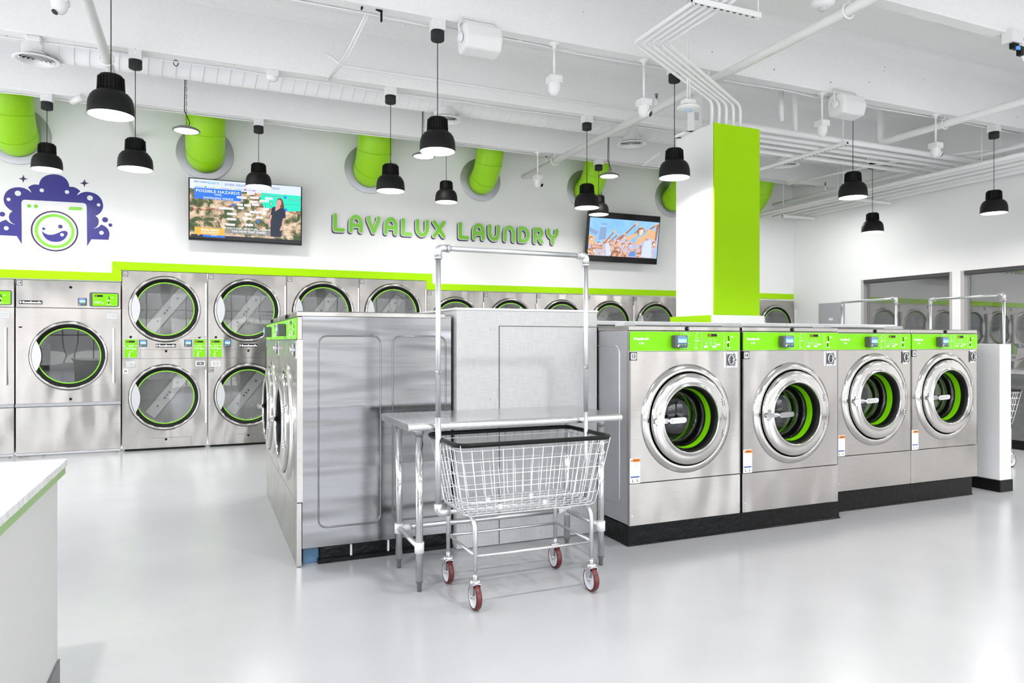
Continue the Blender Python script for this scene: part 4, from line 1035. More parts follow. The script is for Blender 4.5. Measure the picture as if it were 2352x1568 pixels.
for i, (px, py, far, ys, lab) in enumerate(lamps):
    z = ZL2 if far else ZL1
    q = onY(px, py, ys); o = LP if i == 0 else copy_tree(LP, None, skip=('cord', 'canopy', 'junction_box'))
    o.location = (q[0], ys, z); o['label'] = lab; o['group'] = 'black bell pendant lamps'; o['category'] = 'pendant lamp'
    lamp_top(o, ZB - z); LPOS.append((q[0], ys, z))

# high bay discs
def disc_light(px, py, lab):
    x = onY(px, py, 8.6)[0]
    t = thing('high_bay_light', (x, 8.6, 3.70), lab, 'high bay light', 'round high bay lights')
    b = MB(); b.lathe([(.0001, .06), (.03, .06), (.05, .045), (.10, .035), (.138, .015), (.142, .002), (.136, -.004), (.125, -.002)], [GREYL]*3+[DSTEEL]*4, (0, 0, 0), 'Z', 32); b.build('housing', t)
    b = MB(); b.lathe([(.126, -.001), (.07, -.006), (.0001, -.008)], UFO, (0, 0, 0), 'Z', 28); b.build('lens', t)
    b = MB()
    for k in range(22):
        z = .10+.04*k
        if k % 2: b.tube([(.006*math.cos(a), 0, z+.024*math.sin(a)) for a in [2*PI*i/8 for i in range(8)]], .0022, GREYP, 4, closed=True)
        else: b.tube([(0, .006*math.cos(a), z+.024*math.sin(a)) for a in [2*PI*i/8 for i in range(8)]], .0022, GREYP, 4, closed=True)
    b.tube([(0, 0, .06), (.006, 0, .10)], .004, GREYP, 6); b.build('chain', t)
    b = MB(); b.tube([(.02, 0, .05), (.035, 0, .09), (.01, 0, .16), (-.02, 0, .22), (-.015, 0, .5), (-.01, 0, .97)], .005, BLACK, 6); b.build('power_cord', t)
    LPOS.append((x, 8.6, 3.66))
disc_light(428, 293, 'round high bay light hanging in front of the second green duct from the left')
disc_light(973, 356, 'round high bay light half hidden behind the centre pendant lamp')
disc_light(1399, 405, 'round high bay light above the right television beside a green duct')

# ------------------------------------------------------------------ ceiling services
def pipe(name, pts, r, label, cat, group=None, m=WPAINT, rad=.08, extras=None):
    b = MB(); b.tube(rounded(pts, rad) if len(pts) > 2 else pts, r, m, 14)
    if extras: extras(b)
    return tag(b.build(name), label, cat, group)
# conduits along each joist
for i, ys in enumerate(STEMS[:3]):
    nm = ('rearmost', 'middle', 'nearest')[i]
    b = MB(); b.tube([(XL+.1, ys+.10, ZB+.02), (XW-.02, ys+.10, ZB+.02)], .014, WPAINT, 10)
    for x in [-2+1.9*k+.4*i for k in range(7)]: b.box(x-.012, x+.012, ys+.06, ys+.118, ZB+.0, ZB+.038, WPAINT)
    tag(b.build('conduit'), 'thin white conduit clipped along the %s ceiling joist' % nm, 'conduit', None)
    pts = []
    x = XL+.2
    while x < XW-.2: pts.append((x, ys+.075+random.uniform(-.006, .006), ZB-.004-random.uniform(0, .02))); x += .5
    b = MB(); b.tube(pts, .006, WPAINT, 6); b.tube([(p[0], p[1]+.012, p[2]+.01) for p in pts], .005, WPAINT2, 6)
    tag(b.build('cable_bundle'), 'loose white cables following the %s ceiling joist' % nm, 'cable')
pipe('conduit', [(1.15, 7.36, 4.30), (1.3, 7.345, 4.20), (9.9, 7.345, 4.18)], .014, 'white conduit with a kink running on the front face of the middle joist', 'conduit')
# spiral duct
b = MB(); b.cyl((-1.5, 8.25, 4.33), (XW-.01, 8.25, 4.33), .175, WPAINT, 36)
x = -1.4
while x < XW-.2:
    b.tube([(x+.02*math.sin(2*PI*k/24)*1.6, 8.25+.176*math.cos(2*PI*k/24), 4.33+.176*math.sin(2*PI*k/24)) for k in range(24)], .0035, WPAINT, 5, closed=True); x += .13
tag(b.build('spiral_duct'), 'white spiral seam air duct running between ceiling joists', 'duct')
for px, py, lab, dz in ((85, 115, 'far left near the frame edge', .13), (1021, 275, 'behind the centre pendant lamp', .02), (1450, 322, 'left of the white column', .02), (1805, 378, 'right of the green column', .0)):
    x = onY(px, py, 8.25)[0]; t = thing('air_diffuser', (x, 8.25, 4.06+dz*.6), 'round white ceiling air diffuser with ring louvres, ' + lab, 'air diffuser', 'round air diffusers on the spiral duct')
    b = MB(); b.lathe([(.13, .02), (.13, .14)], WPAINT, (0, 0, 0), 'Z', 32); b.build('neck', t)
    b = MB(); b.lathe([(.19, .012), (.205, .002), (.195, -.004), (.165, .0), (.155, .012)], WPAINT, (0, 0, 0), 'Z', 36); b.build('flange', t)
    b = MB()
    for r_ in (.145, .11, .075, .04): b.lathe([(r_, -.006), (r_-.022, .018)], WPAINT, (0, 0, 0), 'Z', 32)
    b.lathe([(.15, .03), (.0001, .03)], HOLE, (0, 0, 0), 'Z', 24); b.lathe([(.018, -.004), (.0001, -.008)], WPAINT, (0, 0, 0), 'Z', 16)
    b.build('louvres', t)
# sprinkler mains running front to back
def sprk(b, x, y, z, r=.012):
    b.cyl((x, y, z), (x, y, z+.09), .018, WPAINT, 10); b.cyl((x, y, z+.09), (x, y, z+.13), .01, DSTEEL, 8); b.lathe([(.022, .145), (.0001, .148)], DSTEEL, (x, y, z), 'Z', 12)
    b.cyl((x-.012, y, z+.10), (x-.014, y, z+.145), .003, DSTEEL, 5); b.cyl((x+.012, y, z+.10), (x+.014, y, z+.145), .003, DSTEEL, 5)
Xp = onZ(1245, 385, 3.97)[0]; Xq = onZ(250, 150, 3.97)[0]
def clampers(X, ys, z):
    def f(b):
        for y in ys: b.tube([(X+.06*math.cos(a), y, z+.06*math.sin(a)) for a in [2*PI*i/14 for i in range(14)]], .008, WPAINT, 6, closed=True); b.cyl((X, y, z+.05), (X, y, ZB+.05), .008, WPAINT, 6)
    return f
def ex1(b):
    clampers(Xp, (4.05, 5.72, 9.1), 3.97)(b)
    for px, py in ((1508, 240), (1255, 362)): q = onX(px, py, Xp); sprk(b, Xp, q[1], 3.99)
pipe('sprinkler_pipe', [(Xp, YF+.2, 3.97), (Xp, YW-.005, 3.97)], .042, 'thick white sprinkler pipe crossing diagonally left of the column with upright heads', 'pipe', extras=ex1)
pipe('sprinkler_pipe', [(Xq, YF+.2, 3.97), (Xq, YW-.005, 3.97)], .042, 'thick white sprinkler pipe at upper left passing behind the nearest lamp', 'pipe', extras=clampers(Xq, (4.05, 7.44, 9.1), 3.97))
pipe('sprinkler_pipe', [(8.13, YF+.2, 3.985), (8.13, 6.62, 3.985), (8.13, 6.62, ZS-.02)], .042, 'thick white sprinkler pipe at upper right ending in an elbow up to the slab', 'pipe', extras=clampers(8.13, (4.05, 5.74), 3.985), rad=.1)
# strut trapezes and service pipes right of the column
def strut(name, p0, p1, lab, rods=True, w=.041):
    b = MB(); v = Vector(p1)-Vector(p0); along = 'Y' if abs(v.y) > abs(v.x) else 'X'
    x0, x1 = sorted((p0[0], p1[0])); y0_, y1_ = sorted((p0[1], p1[1])); z = p0[2]
    if along == 'Y': x0 -= w/2; x1 += w/2
    else: y0_ -= w/2; y1_ += w/2
    b.box(x0, x1, y0_, y1_, z-w, z, WPAINT, .003)
    n = int(v.length/.06)
    for k in range(n):
        if along == 'Y': yy = y0_+.03+k*.06; b.box(x0+w*.35, x1-w*.35, yy-.014, yy+.014, z-w-.0012, z-w, HOLE)
        else: xx = x0+.03+k*.06; b.box(xx-.014, xx+.014, y0_+w*.35, y1_-w*.35, z-w-.0012, z-w, HOLE)
    if along == 'Y': b.box(x0+.008, x1-.008, y0_-.001, y0_+.0, z-w+.008, z-.008, HOLE)
    else: b.box(x0-.001, x0, y0_+.008, y1_-.008, z-w+.008, z-.008, HOLE)
    o = tag(b.build(name), lab, 'strut channel', 'slotted strut channels under the ceiling')
    if rods:
        for q in (.03, .97):
            c = Vector(p0).lerp(Vector(p1), q); r = MB(); r.cyl((c.x, c.y, z-.05), (c.x, c.y, ZS), .006, WPAINT, 8); r.build('threaded_rod', o)
    return o
strut('strut_channel', (6.97, 6.12, 3.75), (6.97, 8.3, 3.75), 'slotted white strut channel emerging right behind the green column')
strut('strut_channel', (9.50, 6.12, 3.75), (9.50, 8.6, 3.75), 'slotted white strut channel in front of the far pendant lamp at right')
strut('strut_channel', (3.28, 4.25, 3.905), (3.92, 4.25, 3.905), 'short slotted strut channel carrying five conduits at the top of the view')
strut('strut_channel', (9.05, 8.05, 3.62), (10.1, 8.05, 3.62), 'short slotted strut hanging by rods near the right wall, the nearer of two')
strut('strut_channel', (9.36, 9.6, 3.62), (10.1, 9.6, 3.62), 'short slotted strut by the far corner, the farther of two')
strut('strut_channel', (10.0, 5.3, 3.75), (10.0, 6.3, 3.75), 'short slotted strut at the right edge of the view')
for i, (y, z, r, s) in enumerate(((6.24, 3.79, .036, 'thickest and nearest'), (6.40, 3.775, .026, 'second'), (6.55, 3.77, .022, 'third'), (6.74, 3.77, .018, 'fourth'), (6.95, 3.775, .026, 'rearmost'))):
    ex = None
    if i == 0:
        def ex(b):
            for px, zt_ in ((1795, 3.97), (1826, ZS)): q = onY(px, 280, 6.24); b.cyl((q[0], 6.24, 3.79 if px == 1826 else 3.90), (q[0], 6.24, 4.25 if px == 1795 else ZS), .028, WPAINT, 12)
    pipe('service_pipe', [(5.3, y, z), (XW-.02, y, z)], r, 'white pipe on the struts beyond the column, %s of five' % s, 'pipe', 'white pipes laid side by side on the struts', extras=ex)
for i, (x, z, r, s) in enumerate(((9.12, 3.66, .028, 'farthest from the wall'), (9.30, 3.67, .036, 'second from the left'), (9.52, 3.66, .028, 'in the middle'), (9.74, 3.66, .03, 'second from the wall'), (9.97, 3.68, .055, 'thickest, next to the right wall'))):
    pipe('service_pipe', [(x, 3.0, z), (x, YW-.08-.06*i % .2, z)], r, 'white overhead pipe running along the right wall, ' + s, 'pipe', 'white pipes along the right wall')
def ex4(b):
    for y in (6.9, 8.9): sprk(b, 9.62, y, 3.92)
    for y in (7.6, 9.2): b.cyl((9.62, y, 3.9), (9.62, y, ZS), .006, WPAINT, 6)
pipe('sprinkler_pipe', [(9.62, 3.0, 3.90), (9.62, YW-.1, 3.90)], .03, 'white sprinkler branch pipe with upright heads near the right wall', 'pipe', extras=ex4)
pipe('conduit', [(8.9, 9.0, 4.0), (8.9, 7.2, 3.93), (9.9, 5.8, 3.95)], .016, 'bent white conduit above the far right pendant lamp', 'conduit', rad=.3)
pipe('conduit', [(7.1, 8.25, 4.1), (7.55, 8.8, 3.95), (7.75, 9.04, 4.05), (8.9, 9.04, 4.05)], .012, 'thin white conduit dropping from the duct to a box right of the column', 'conduit', rad=.2)
pipe('conduit', [(5.9, 8.35, 4.05), (5.9, 8.8, 3.96), (6.05, 9.02, 4.045), (7.3, 9.02, 4.045)], .013, 'curved white conduit below the diffuser left of the column', 'conduit', rad=.2)
# five bent conduits dropping into the column
for i in range(5):
    xo = 3.36+.064*i; yb = 5.14-.03*i
    ce = (4.70+.09*i, 5.76, 3.80)
    pipe('conduit', [(xo, 2.2, 3.925), (xo, yb, 3.925), ce, (ce[0]+.012, 5.80, 3.50)], .0165,
         'white bent conduit diving into the column top, %s' % ('leftmost of five', 'second of five from left', 'middle one of five', 'fourth of five from left', 'rightmost of five')[i], 'conduit', 'five conduits bent into the column', rad=.13)
b = MB(); b.box(4.70, 4.80, 6.05, 6.17, 3.50, ZB+.1, WPAINT, .004); b.box(4.70, 4.75, 6.04, 6.05, 3.7, 3.78, GREYL); b.prism([(4.55, 3.53), (4.82, 3.60), (4.82, 3.555), (4.55, 3.555)], 6.02, 6.2, WPAINT)
tag(b.build('wireway'), 'white square wireway dropping from the joist to the back of the column top', 'wireway')
# pole cameras
def cam(px, py, ys, drop, lab, lens):
    x = onY(px, py, ys)[0]; t = thing('security_camera', (x, ys, ZB), lab, 'security camera', 'dome security cameras under the ceiling')
    b = MB(); b.lathe([(.045, -.001), (.045, -.012), (.02, -.02), (.016, -.05), (.0001, -.05)], WPAINT, (0, 0, 0), 'Z', 20); b.cyl((0, 0, -.02), (0, 0, -drop), .011, WPAINT, 10); b.build('pole_mount', t)
    b = MB(); b.box(-.058, .058, -.058, .058, -drop-.065, -drop, WPAINT2, .004)
    for a in (-.03, 0, .03): b.disc(a, -drop-.03, .010, -.0595, -.058, WPAINT, 10)
    b.build('mounting_box', t)
    b = MB(); b.lathe([(.055, -drop-.065), (.056, -drop-.11), (.050, -drop-.14), (.032, -drop-.165), (.0001, -drop-.175)], WHITEP, (0, 0, 0), 'Z', 24); d = b.build('dome', t)
    if lens:
        c = Vector((lens*.03, -.035, -drop-.135)); n = Vector((lens*.5, -.75, -.45)).normalized()
        b = MB(); b.cyl(c, c+n*.022, .034, WHITEP, 20); b.cyl(c+n*.022, c+n*.025, .026, BLACKG, 20); b.build('lens', d)
cam(1273, 92, 5.74, .30, 'white dome camera on a pole, left of the bundle of five conduits, lens hidden', 0)
cam(1479, 132, 5.74, .38, 'white eyeball camera on a pole below the bent conduits', 1)
cam(1888, 208, 5.74, .30, 'white dome camera on a pole in front of the right speaker', 0)
cam(2149, 265, 5.74, .34, 'white eyeball camera on a pole at the upper right above the pipes', 1)
cam(1235, 345, 9.14, .33, 'small far white eyeball camera above the sign letters', 1)
# near camera at upper left without pole
q = onZ(137, 8, 3.95); t = thing('security_camera', (q[0], q[1], 3.95), 'large white turret camera cut by the top edge at upper left', 'security camera', 'dome security cameras under the ceiling')
b = MB(); b.cyl((0, 0, .02), (0, 0, ZB-3.95 if q[1] > 5.6 else ZS-3.95), .02, WPAINT, 10); b.box(-.06, .06, -.06, .06, 0, .05, WPAINT2, .004); b.build('mounting_box', t)
b = MB(); b.lathe([(.056, 0), (.056, -.02), (.05, -.05), (.03, -.075), (.0001, -.082)], WHITEP, (0, 0, 0), 'Z', 24); d = b.build('dome', t)
b = MB(); c = Vector((-.02, -.01, -.06)); n = Vector((-.4, -.4, -.8)).normalized(); b.cyl(c, c+n*.02, .03, WHITEP, 18); b.cyl(c+n*.02, c+n*.023, .024, BLACKG, 18); b.build('lens', d)
# speakers
def speaker(px, py, lab, s=1.0):
    x = onY(px, py, 5.74)[0]; t = thing('loudspeaker', (x, 5.62, 3.93), lab, 'loudspeaker', 'white box speakers under the joist', rz=0)
    b = MB(); pr = [(-.07, -.085), (.05, -.10), (.085, -.085), (.10, 0), (.085, .085), (.05, .10), (-.07, .085), (-.095, 0)]
    pr = [(p[0]*s, p[1]*s) for p in pr]
    b.prism(pr, -.135*s, .135*s, WHITEP, 'YZ'); o = b.build('cabinet', t, bevel=.02)
    b = MB(); b.tube([(-.147*s, -.0, 0), (-.16*s, 0, .08*s), (-.12*s, .03, .15*s), (0.12*s, .03, .15*s), (.16*s, 0, .08*s), (.147*s, 0, 0)], .009, WHITEP, 8); b.disc(0, 0, .0001, 0, .001, WHITEP, 4)
    b.lathe([(.0001, -.165*s), (.03*s, -.165*s), (.035*s, -.14*s)], WHITEP, (0, 0, 0), 'X', 16)
    b.build('bracket', t)
speaker(1092, 85, 'white box loudspeaker under the joist right of the centre lamp box', 1.22)
speaker(1925, 243, 'white box loudspeaker under the joist right of the green column', 1.22)
# access point
x = onY(1581, 245, 5.45)[0]; t = thing('wifi_access_point', (x, 5.45, onY(1581, 248, 5.45)[2]), 'white disc wireless access point with faint blue ring left of column', 'access point')
b = MB(); b.lathe([(.0001, .03), (.06, .028), (.105, .008), (.108, 0), (.09, -.014), (.05, -.022), (.0001, -.024)], WHITEP, (0, 0, 0), 'Z', 32); b.box(-.06, .06, -.04, .04, .03, .075, WPAINT2, .004); b.build('housing', t)
b = MB(); b.tube([(.04*math.cos(a), .04*math.sin(a), -.0235) for a in [2*PI*i/20 for i in range(20)]], .0015, LCD, 5, closed=True); b.build('status_ring', t)
b = MB(); zz = ZS - t.location.z; b.cyl((-.012, 0, .07), (-.012, 0, zz), .006, WPAINT, 8); b.cyl((.014, 0, .07), (.014, 0, zz), .006, WPAINT, 8); b.build('drop_rods', t)
# smoke detectors
q = onZ(1890, 14, 3.975); t = thing('smoke_detector', (q[0], q[1], 3.975), 'white round smoke detector with clear strobe at the top edge right of centre', 'smoke detector')
b = MB(); b.cyl((0, 0, .05), (0, 0, ZS-3.975), .012, WPAINT, 8); b.lathe([(.0001, .06), (.08, .058), (.088, .03), (.085, .01), (.06, -.006), (.03, -.012), (.0001, -.012)], WHITEP, (0, 0, 0), 'Z', 28); b.build('housing', t)
b = MB(); b.lathe([(.025, -.012), (.024, -.035), (.01, -.04), (.0001, -.041)], GREYL, (0, 0, 0), 'Z', 14); b.build('strobe', t)
x = onY(626, 160, 7.45)[0]; t = thing('smoke_detector', (x, 7.47, ZB-.055), 'small white detector on a box under the middle joist above the left television', 'smoke detector')
b = MB(); b.box(-.055, .055, -.055, .055, 0, .06, WPAINT2, .003); b.build('mounting_box', t)
b = MB(); b.lathe([(.058, 0), (.058, -.018), (.04, -.035), (.02, -.04), (.0001, -.042)], WHITEP, (0, 0, 0), 'Z', 22); b.build('housing', t)
x = onY(78, 72, 7.45)[0]; b = MB(); b.box(x-.06, x+.06, 7.40, 7.52, ZB-.05, ZB, WPAINT2, .012); tag(b.build('junction_box'), 'white junction box on the middle joist near the far left edge', 'junction box')
x = onY(178, 232, 9.14)[0]; b = MB(); b.cyl((x-.05, 9.12, ZB-.05), (x+.07, 9.0, ZB-.02), .035, WHITEP, 16); tag(b.build('motion_sensor'), 'small white sensor on the rear joist above the wall emblem', 'sensor')
# draped cord + clamp
p0 = onY(850, 14, 5.74); p1 = onY(752, 187, 7.45)
b = MB(); b.tube([p0, tuple(Vector(p0).lerp(Vector(p1), .5)+Vector((0, 0, -.05))), (p1[0], 7.45, ZB-.01)], .009, WPAINT, 6); b.tube([(p0[0]+.02, p0[1], p0[2]), tuple(Vector(p0).lerp(Vector(p1), .5)+Vector((.025, 0, -.06))), (p1[0]+.02, 7.45, ZB-.01)], .007, WPAINT, 6)
tag(b.build('draped_cord'), 'white cord draped between two joists left of centre', 'cord')
b = MB(); x, y, z = p0; b.box(x-.03, x+.03, y-.03, y+.03, z-.02, z+.04, BLACK, .005); b.capsule((x-.07, z-.04), (x-.06, z+.04), .007, y-.02, y, BLACK); b.capsule((x+.05, z-.02), (x+.09, z-.03), .007, y-.02, y, BLACK); b.capsule((x+.09, z-.03), (x+.09, z-.11), .007, y-.02, y, BLACK)
tag(b.build('cable_clamp'), 'black clamp holding a knot of white cables at the top edge', 'clamp')
q = onZ(2325, 98, 4.0); t = thing('power_outlet_box', (q[0], q[1], 3.99), 'white outlet box with black plugs and coiled white cable at upper right corner', 'outlet box')
b = MB(); b.box(-.07, .07, -.05, .05, 0, ZB+.01-3.99, WPAINT2, .004); b.build('box', t)
b = MB(); b.box(-.03, .05, -.03, .01, -.05, 0, BLACK, .004); b.box(.05, .10, -.04, 0, -.10, -.02, BLACK, .004); b.box(.0, .04, -.045, -.03, -.06, -.035, LCD); b.build('plugs', t)
b = MB()
for k in range(3): b.tube([(.14+.01*k+.05*math.cos(a), -.02, -.05+.09*math.sin(a)) for a in [2*PI*i/20 for i in range(20)]], .005, WPAINT, 6, closed=True)
b.build('cable_coil', t)
b = MB(); q = onY(404, 154, 7.52); b.tube([(q[0]+.02*math.cos(a), 7.52, ZB-.03+.028*math.sin(a)) for a in [2*PI*i/16 for i in range(16)]], .004, BLACK, 6, closed=True)
tag(b.build('cable_loop'), 'small black cable loop hanging beside the chain of the left high bay light', 'cable')

# ------------------------------------------------------------------ electrical panel on the right wall
q0 = onX(1882, 697, XW); q1 = onX(1941, 694, XW)
t = thing('electrical_panel', (XW, q1[1], 0), 'grey electrical panel on the right wall left of the windows', 'electrical panel')
b = MB(); b.box(-.022, -.001, 0, q0[1]-q1[1], .9, q0[2], GREYPAN, .003); b.build('cabinet', t)
wy = q0[1]-q1[1]; b = MB(); b.box(-.026, -.02, wy*.2, wy*.74, .95, q0[2]-.25, GREYPAN, .002); d = b.build('door', t)
b = MB(); b.box(-.028, -.026, wy*.42, wy*.58, q0[2]-.31, q0[2]-.27, PAPER); b.box(-.028, -.026, wy*.41, wy*.60, 1.4, q0[2]-.40, PAPER); b.box(-.029, -.028, wy*.41, wy*.60, q0[2]-.43, q0[2]-.40, ORANGE); b.build('label', d)

# ------------------------------------------------------------------ steel folding table
t = thing('work_table', (1.015, 3.73, 0), 'stainless steel work table behind the wire laundry cart', 'table')
tw, td, tz = 1.345, .65, .946
b = MB()
pr = [(0, tz-.042)]
for i in range(9): a = -PI/2 - PI*i/8; pr.append((.022+.022*math.cos(a)*1.0, tz-.022+.022*math.sin(a)))
pr = [(.022, tz-.044)] + [(.022-.022*math.sin(PI*i/10), tz-.022-.022*math.cos(PI*i/10)) for i in range(1, 10)] + [(.022, tz)]
bk_ = [(td-p[0], p[1]) for p in pr][::-1]
b.prism(pr + bk_, 0, tw, TABLE, 'YZ')
b.build('table_top', t, bevel=.004)
lx0, lx1, ly0, ly1 = .09, tw-.09, .11, td-.09
for (x, y) in ((lx0, ly0), (lx1, ly0), (lx0, ly1), (lx1, ly1)):
    b = MB(); b.cyl((x, y, .06), (x, y, tz-.04), .021, CHROME, 20)
    b.cyl((x, y, tz-.075), (x, y, tz-.03), .026, GALV, 16)
    b.cyl((x, y, .215), (x, y, .275), .0265, WPAINT2, 18)
    lg = b.build('leg', t)
    b = MB(); b.lathe([(.019, .062), (.021, .055), (.014, .042), (.0135, .012), (.012, .0), (.0001, 0)], GREYP, (x, y, 0), 'Z', 16); b.build('foot', lg)
b = MB(); b.cyl((lx0+.02, ly1, .245), (lx1-.02, ly1, .245), .0165, ZINC, 16); b.cyl((lx0+.02, ly1, .245), (lx0+.07, ly1, .245), .021, WPAINT2, 14); b.cyl((lx1-.07, ly1, .245), (lx1-.02, ly1, .245), .021, WPAINT2, 14)
b.build('stretcher', t)
for x in (lx0, lx1): b = MB(); b.cyl((x, ly0+.02, .245), (x, ly1-.02, .245), .0165, ZINC, 16); b.build('stretcher', t)

# ------------------------------------------------------------------ laundry cart
def make_cart(label):
    """local origin: floor, cart centre"""
    t = thing('laundry_cart', (0, 0, 0), label, 'laundry cart', 'wire laundry carts with hanging racks')
    hx, hy, zr = .455, .265, .858     # rim half sizes
    bx, by, zb = .385, .21, .482       # bottom half sizes
    def ringpts(f, rad=.05, n=5):
        X = bx+(hx-bx)*f; Y = by+(hy-by)*f; z = zb+(zr-zb)*f
        return [(p[0], p[1], z) for p in rrect(-X, X, -Y, Y, rad, n)]
    b = MB(); b.tube(ringpts(1.0, .06), .0125, BLACK, 10, closed=True); b.build('rim_bumper', t)
    b = MB()
    for f in (.0, .19, .38, .57, .76, .92): b.tube(ringpts(f), .0024, WIRE, 6, closed=True)
    nx, ny = 15, 8
    for i in range(nx+1):
        q = -1+2*i/nx
        pts = [(q*hx*.97, -hy, zr), (q*bx*.97, -by, zb), (q*bx*.97, by, zb), (q*hx*.97, hy, zr)]
        b.tube(rounded(pts, .03, 3), .0022, WIRE, 6)
    for i in range(1, ny):
        q = -1+2*i/ny
        pts = [(-hx, q*hy*.97, zr), (-bx, q*by*.97, zb-.002), (bx, q*by*.97, zb-.002), (hx, q*hy*.97, zr)]
        b.tube(rounded(pts, .03, 3), .0022, WIRE, 6)
    b.build('wire_basket', t)
    # under frame
    wx, wy = .345, .222
    for sx in (-1, 1):
        b = MB(); pts = [(sx*wx, -wy, .17), (sx*wx, -wy, .465), (sx*wx, wy, .465), (sx*wx, wy, .17)]
        b.tube(rounded(pts, .07, 6), .0115, ZINC, 12); b.build('leg_frame', t)
    b = MB()
    for y in (-wy, wy): b.cyl((-wx, y, .275), (wx, y, .275), .008, ZINC, 10)
    for x in (-wx, wx): b.cyl((x, -wy, .28), (x, wy, .28), .0085, ZINC, 10)
    b.build('lower_brace', t)
    b = MB()
    for y in (-.07, .07): b.cyl((-.48, y*0+0, .465) if y < 0 else (-.3, .1, .47), (.44, 0, .465) if y < 0 else (.3, .1, .47), .013 if y < 0 else .005, ZINC, 12)
    for x in (-.15, .12):
        for y in (-.09, .09): b.box(x-.012, x+.012, y-.006, y+.006, zb-.01, zb+.02, WPAINT2, .002)
    b.build('rack_crossbar', t)
    # hanging rack
    rx0, rx1 = -.475, .435
    b = MB()
    pl = [(rx0, 0, .49), (rx0, 0, 1.885)]; b.cyl((rx0, 0, .50), (rx0, 0, .98), .0165, ZINC, 16); b.cyl((rx0, 0, .98), (rx0, 0, 1.87), .0145, ZINC, 16)
    b.cyl((rx1, 0, .47), (rx1, 0, .98), .0125, ZINC, 16); b.cyl((rx1, 0, .98), (rx1, 0, 1.87), .0145, ZINC, 16)
    b.cyl((rx0+.02, 0, 1.895), (rx1-.02, 0, 1.895), .0145, ZINC, 16)
    b.box(rx0-.004, rx0+.004, -.019, -.012, 1.21, 1.235, DSTEEL); b.box(rx1-.004, rx1+.004, -.019, -.012, 1.225, 1.25, DSTEEL)
    b.cyl((rx0, 0, 1.222), (rx0, 0, 1.232), .0175, CHROME, 16); b.cyl((rx1, 0, 1.235), (rx1, 0, 1.245), .0175, CHROME, 16)
    rk = b.build('hanging_rack', t)
    for sx, x in ((1, rx0), (-1, rx1)):
        b = MB(); b.tube(rounded([(x, 0, 1.845), (x, 0, 1.895), (x+sx*.05, 0, 1.895)], .03, 6), .0205, ZINC, 14)
        b.cyl((x, 0, 1.835), (x, 0, 1.848), .0225, ZINC, 14); b.cyl((x+sx*.05, 0, 1.895), (x+sx*.062, 0, 1.895), .0225, ZINC, 14); b.build('corner_elbow', rk)
    b = MB(); b.tube(rounded([(rx0, 0, .515), (rx0, 0, .465), (rx0+.06, 0, .465)], .03, 6), .022, ZINC, 14); b.build('corner_elbow', rk)
    # casters
    for k, (sx, sy) in enumerate(((-1, -1), (1, -1), (-1, 1), (1, 1))):
        x, y = sx*wx, sy*wy; r = .068; brake = k in (1, 2)
        b = MB()
        b.cyl((x, y, .15), (x, y, .185), .012, CHROME, 14); b.lathe([(.028, .135), (.031, .145), (.028, .156), (.012, .16)], CHROME, (x, y, 0), 'Z', 20)
        for s in (-1, 1): b.prism([(y-.027, .138), (y+.027, .138), (y+.030, .09), (y+.012, r-.012), (y-.006, r-.012), (y-.022, .10)], x+s*.021-.0015, x+s*.021+.0015, CHROME, 'YZ')
        b.box(x-.023, x+.023, y-.027, y+.027, .135, .139, CHROME)
        b.cyl((x-.026, y+.002, r), (x+.026, y+.002, r), .008, CHROME, 12)
        cs = b.build('caster', t)
        b = MB()
        b.lathe([(r-.012, -.015), (r-.004, -.0155), (r, -.010), (r, .010), (r-.004, .0155), (r-.012, .015)], [RUBY, RUBY, TREAD, RUBY, RUBY], (x, y+.002, r), 'X', 36)
        b.lathe([(r-.012, -.015), (r-.018, -.013), (.03, -.006), (.018, -.009), (.0001, -.009)], HUB, (x, y+.002, r), 'X', 32)
        b.lathe([(r-.012, .015), (r-.018, .013), (.03, .006), (.018, .009), (.0001, .009)], HUB, (x, y+.002, r), 'X', 32)
        b.build('wheel', cs)
        if brake:
            b = MB(); b.prism([(y+.02, .128), (y+.09, .118), (y+.092, .113), (y+.02, .120)] if sy > 0 or True else [], x-.022, x+.022, CHROME, 'YZ'); b.cyl((x-.024, y+.03, .118), (x+.024, y+.03, .118), .007, CHROME, 10)
            o = b.build('brake_pedal', cs)
    return t
CART = make_cart('wire laundry cart with red wheels and tall hanging rack, in front of the steel table')
CART.location = (1.640, 3.683, 0)
c2 = copy_tree(CART); c2.location = (7.52, 6.29, 0); c2.rotation_euler.z = math.atan2(6.72-5.855, 7.62-7.48)+PI; c2['label'] = 'wire laundry cart with its rack showing beside the electrical panel'
c3 = copy_tree(CART); a_ = math.atan2(4.985-5.83, 7.97-8.04); c3.location = (8.02, 5.40, 0); c3.rotation_euler.z = a_; c3['label'] = 'wire laundry cart whose hanging rack shows behind the white half wall at right'

# ------------------------------------------------------------------ front left counter
cc = onZ(155, 1053, .92); cx1, cy1 = cc[0], cc[1]
t = thing('folding_counter', (cx1, cy1, 0), 'white folding counter with marble pattern top and pale green edge strip at lower left', 'counter')
b = MB(); b.box(-1.9, 0, -3.2, 0, .892, .92, MARBLE, .0015); b.build('counter_top', t)
b = MB(); b.box(-1.9+.004, -.006, -3.2, -.006, .862, .892, SAGE); b.build('edge_strip', t)
WALLC = mat_wall('counter wall paint', (0.60, 0.60, 0.59))
b = MB(); b.box(-1.85, -.03, -3.15, -.03, .10, .862, WALLC); b.build('base_cabinet', t)
b = MB(); b.box(-1.85, -.022, -3.15, -.022, 0, .132, DSTEEL, .002); b.build('toe_kick', t)

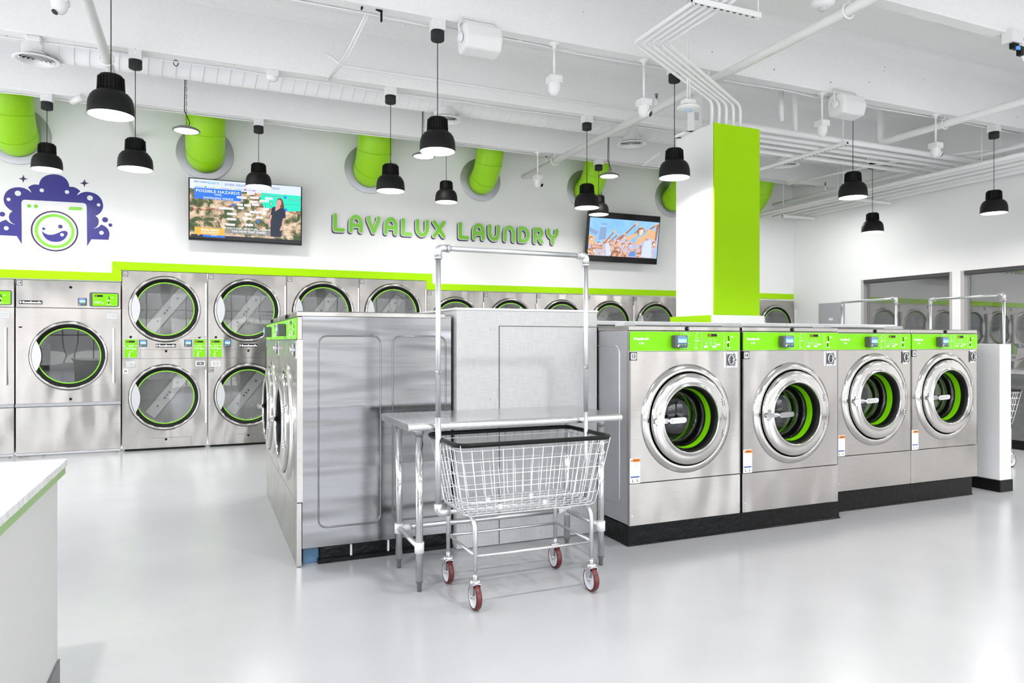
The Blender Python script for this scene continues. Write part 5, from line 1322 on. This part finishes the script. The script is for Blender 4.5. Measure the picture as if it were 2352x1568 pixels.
# ------------------------------------------------------------------ steel table against the right wall (far right edge)
t = thing('work_table', (9.55, 4.9, 0), 'steel folding table with enclosed steel base against the right wall at the view edge', 'table')
b = MB(); b.box(0, .63, -1.0, 1.5, .97, 1.01, TABLE, .006); b.build('table_top', t)
b = MB(); b.box(.04, .62, -.95, 1.45, .12, .97, STEELS, .006)
b.build('base_cabinet', t); b = MB(); b.box(.08, .62, -.95, 1.45, 0, .12, BLACK); b.build('toe_kick', t)

# ------------------------------------------------------------------ lights
def add_light(kind, name, loc, energy, rot=(0, 0, 0), col=(1, 1, 1), **k):
    l = bpy.data.lights.new(name, kind); l.energy = energy; l.color = col
    for a, v in k.items(): setattr(l, a, v)
    o = bpy.data.objects.new(name, l); C.objects.link(o); o.location = loc; o.rotation_euler = rot; return o
for p in LPOS: add_light('AREA', 'lamp_and_fill_light', (p[0], p[1], p[2]-.012), 10, shape='DISK', size=.26, spread=math.radians(165), col=(1, .985, .96))
# the same lamps go on behind the camera
for x in (-3.2, -.7, 1.8, 4.3, 6.8, 9.2):
    for y in (2.32, -1.1): add_light('AREA', 'lamp_and_fill_light', (x, y, 2.97), 21 if y > 0 else 12, shape='DISK', size=.12, spread=math.radians(165), col=(1, .985, .96))
for p in ((9.4, 4.03), (9.4, .61)): add_light('AREA', 'lamp_and_fill_light', (p[0], p[1], 2.97), 30, shape='DISK', size=.2, col=(1, .985, .96))  # unseen lamps added to brighten the right wall
for x in (9.0, -3.0): add_light('AREA', 'lamp_and_fill_light', (x, 8.6, 3.6), 20, shape='DISK', size=.26)
add_light('AREA', 'office_light', (11.8, 6, 2.95), 75, shape='SQUARE', size=1.2)
# daylight through the storefront
w = bpy.data.worlds.new('world'); bpy.context.scene.world = w; w.use_nodes = True
bg = w.node_tree.nodes['Background']; tc = N(w.node_tree, 'ShaderNodeTexCoord'); sx = N(w.node_tree, 'ShaderNodeSeparateXYZ'); w.node_tree.links.new(tc.outputs['Generated'], sx.inputs[0])
rp = ramp(w.node_tree, sx.outputs['Z'], [(0.0, (.50, .50, .50)), (0.001, (.20, .20, .21)), (0.09, (.28, .29, .30)), (0.14, (.85, .90, .97)), (1.0, (.95, .97, 1.0))])
w.node_tree.links.new(rp.outputs['Color'], bg.inputs['Color']); bg.inputs['Strength'].default_value = 4.6
# ------------------------------------------------------------------ camera
cd = bpy.data.cameras.new('camera'); co = bpy.data.objects.new('camera', cd); C.objects.link(co)
cd.sensor_width = 36; cd.lens = 36*F/2352; cd.clip_start = .05
co.location = (0, 0, EYE); co.rotation_euler = (PI/2, 0, -YAW)
S = bpy.context.scene; S.camera = co
S.view_settings.view_transform = 'Standard'; S.view_settings.look = 'None'; S.view_settings.gamma = 1; S.view_settings.exposure = 0.5
S.view_settings.use_curve_mapping = False
S.cycles.max_bounces = 10; S.cycles.diffuse_bounces = 5; S.cycles.glossy_bounces = 5; S.cycles.transparent_max_bounces = 12
S.cycles.sample_clamp_indirect = 4; S.cycles.caustics_reflective = False; S.cycles.caustics_refractive = False
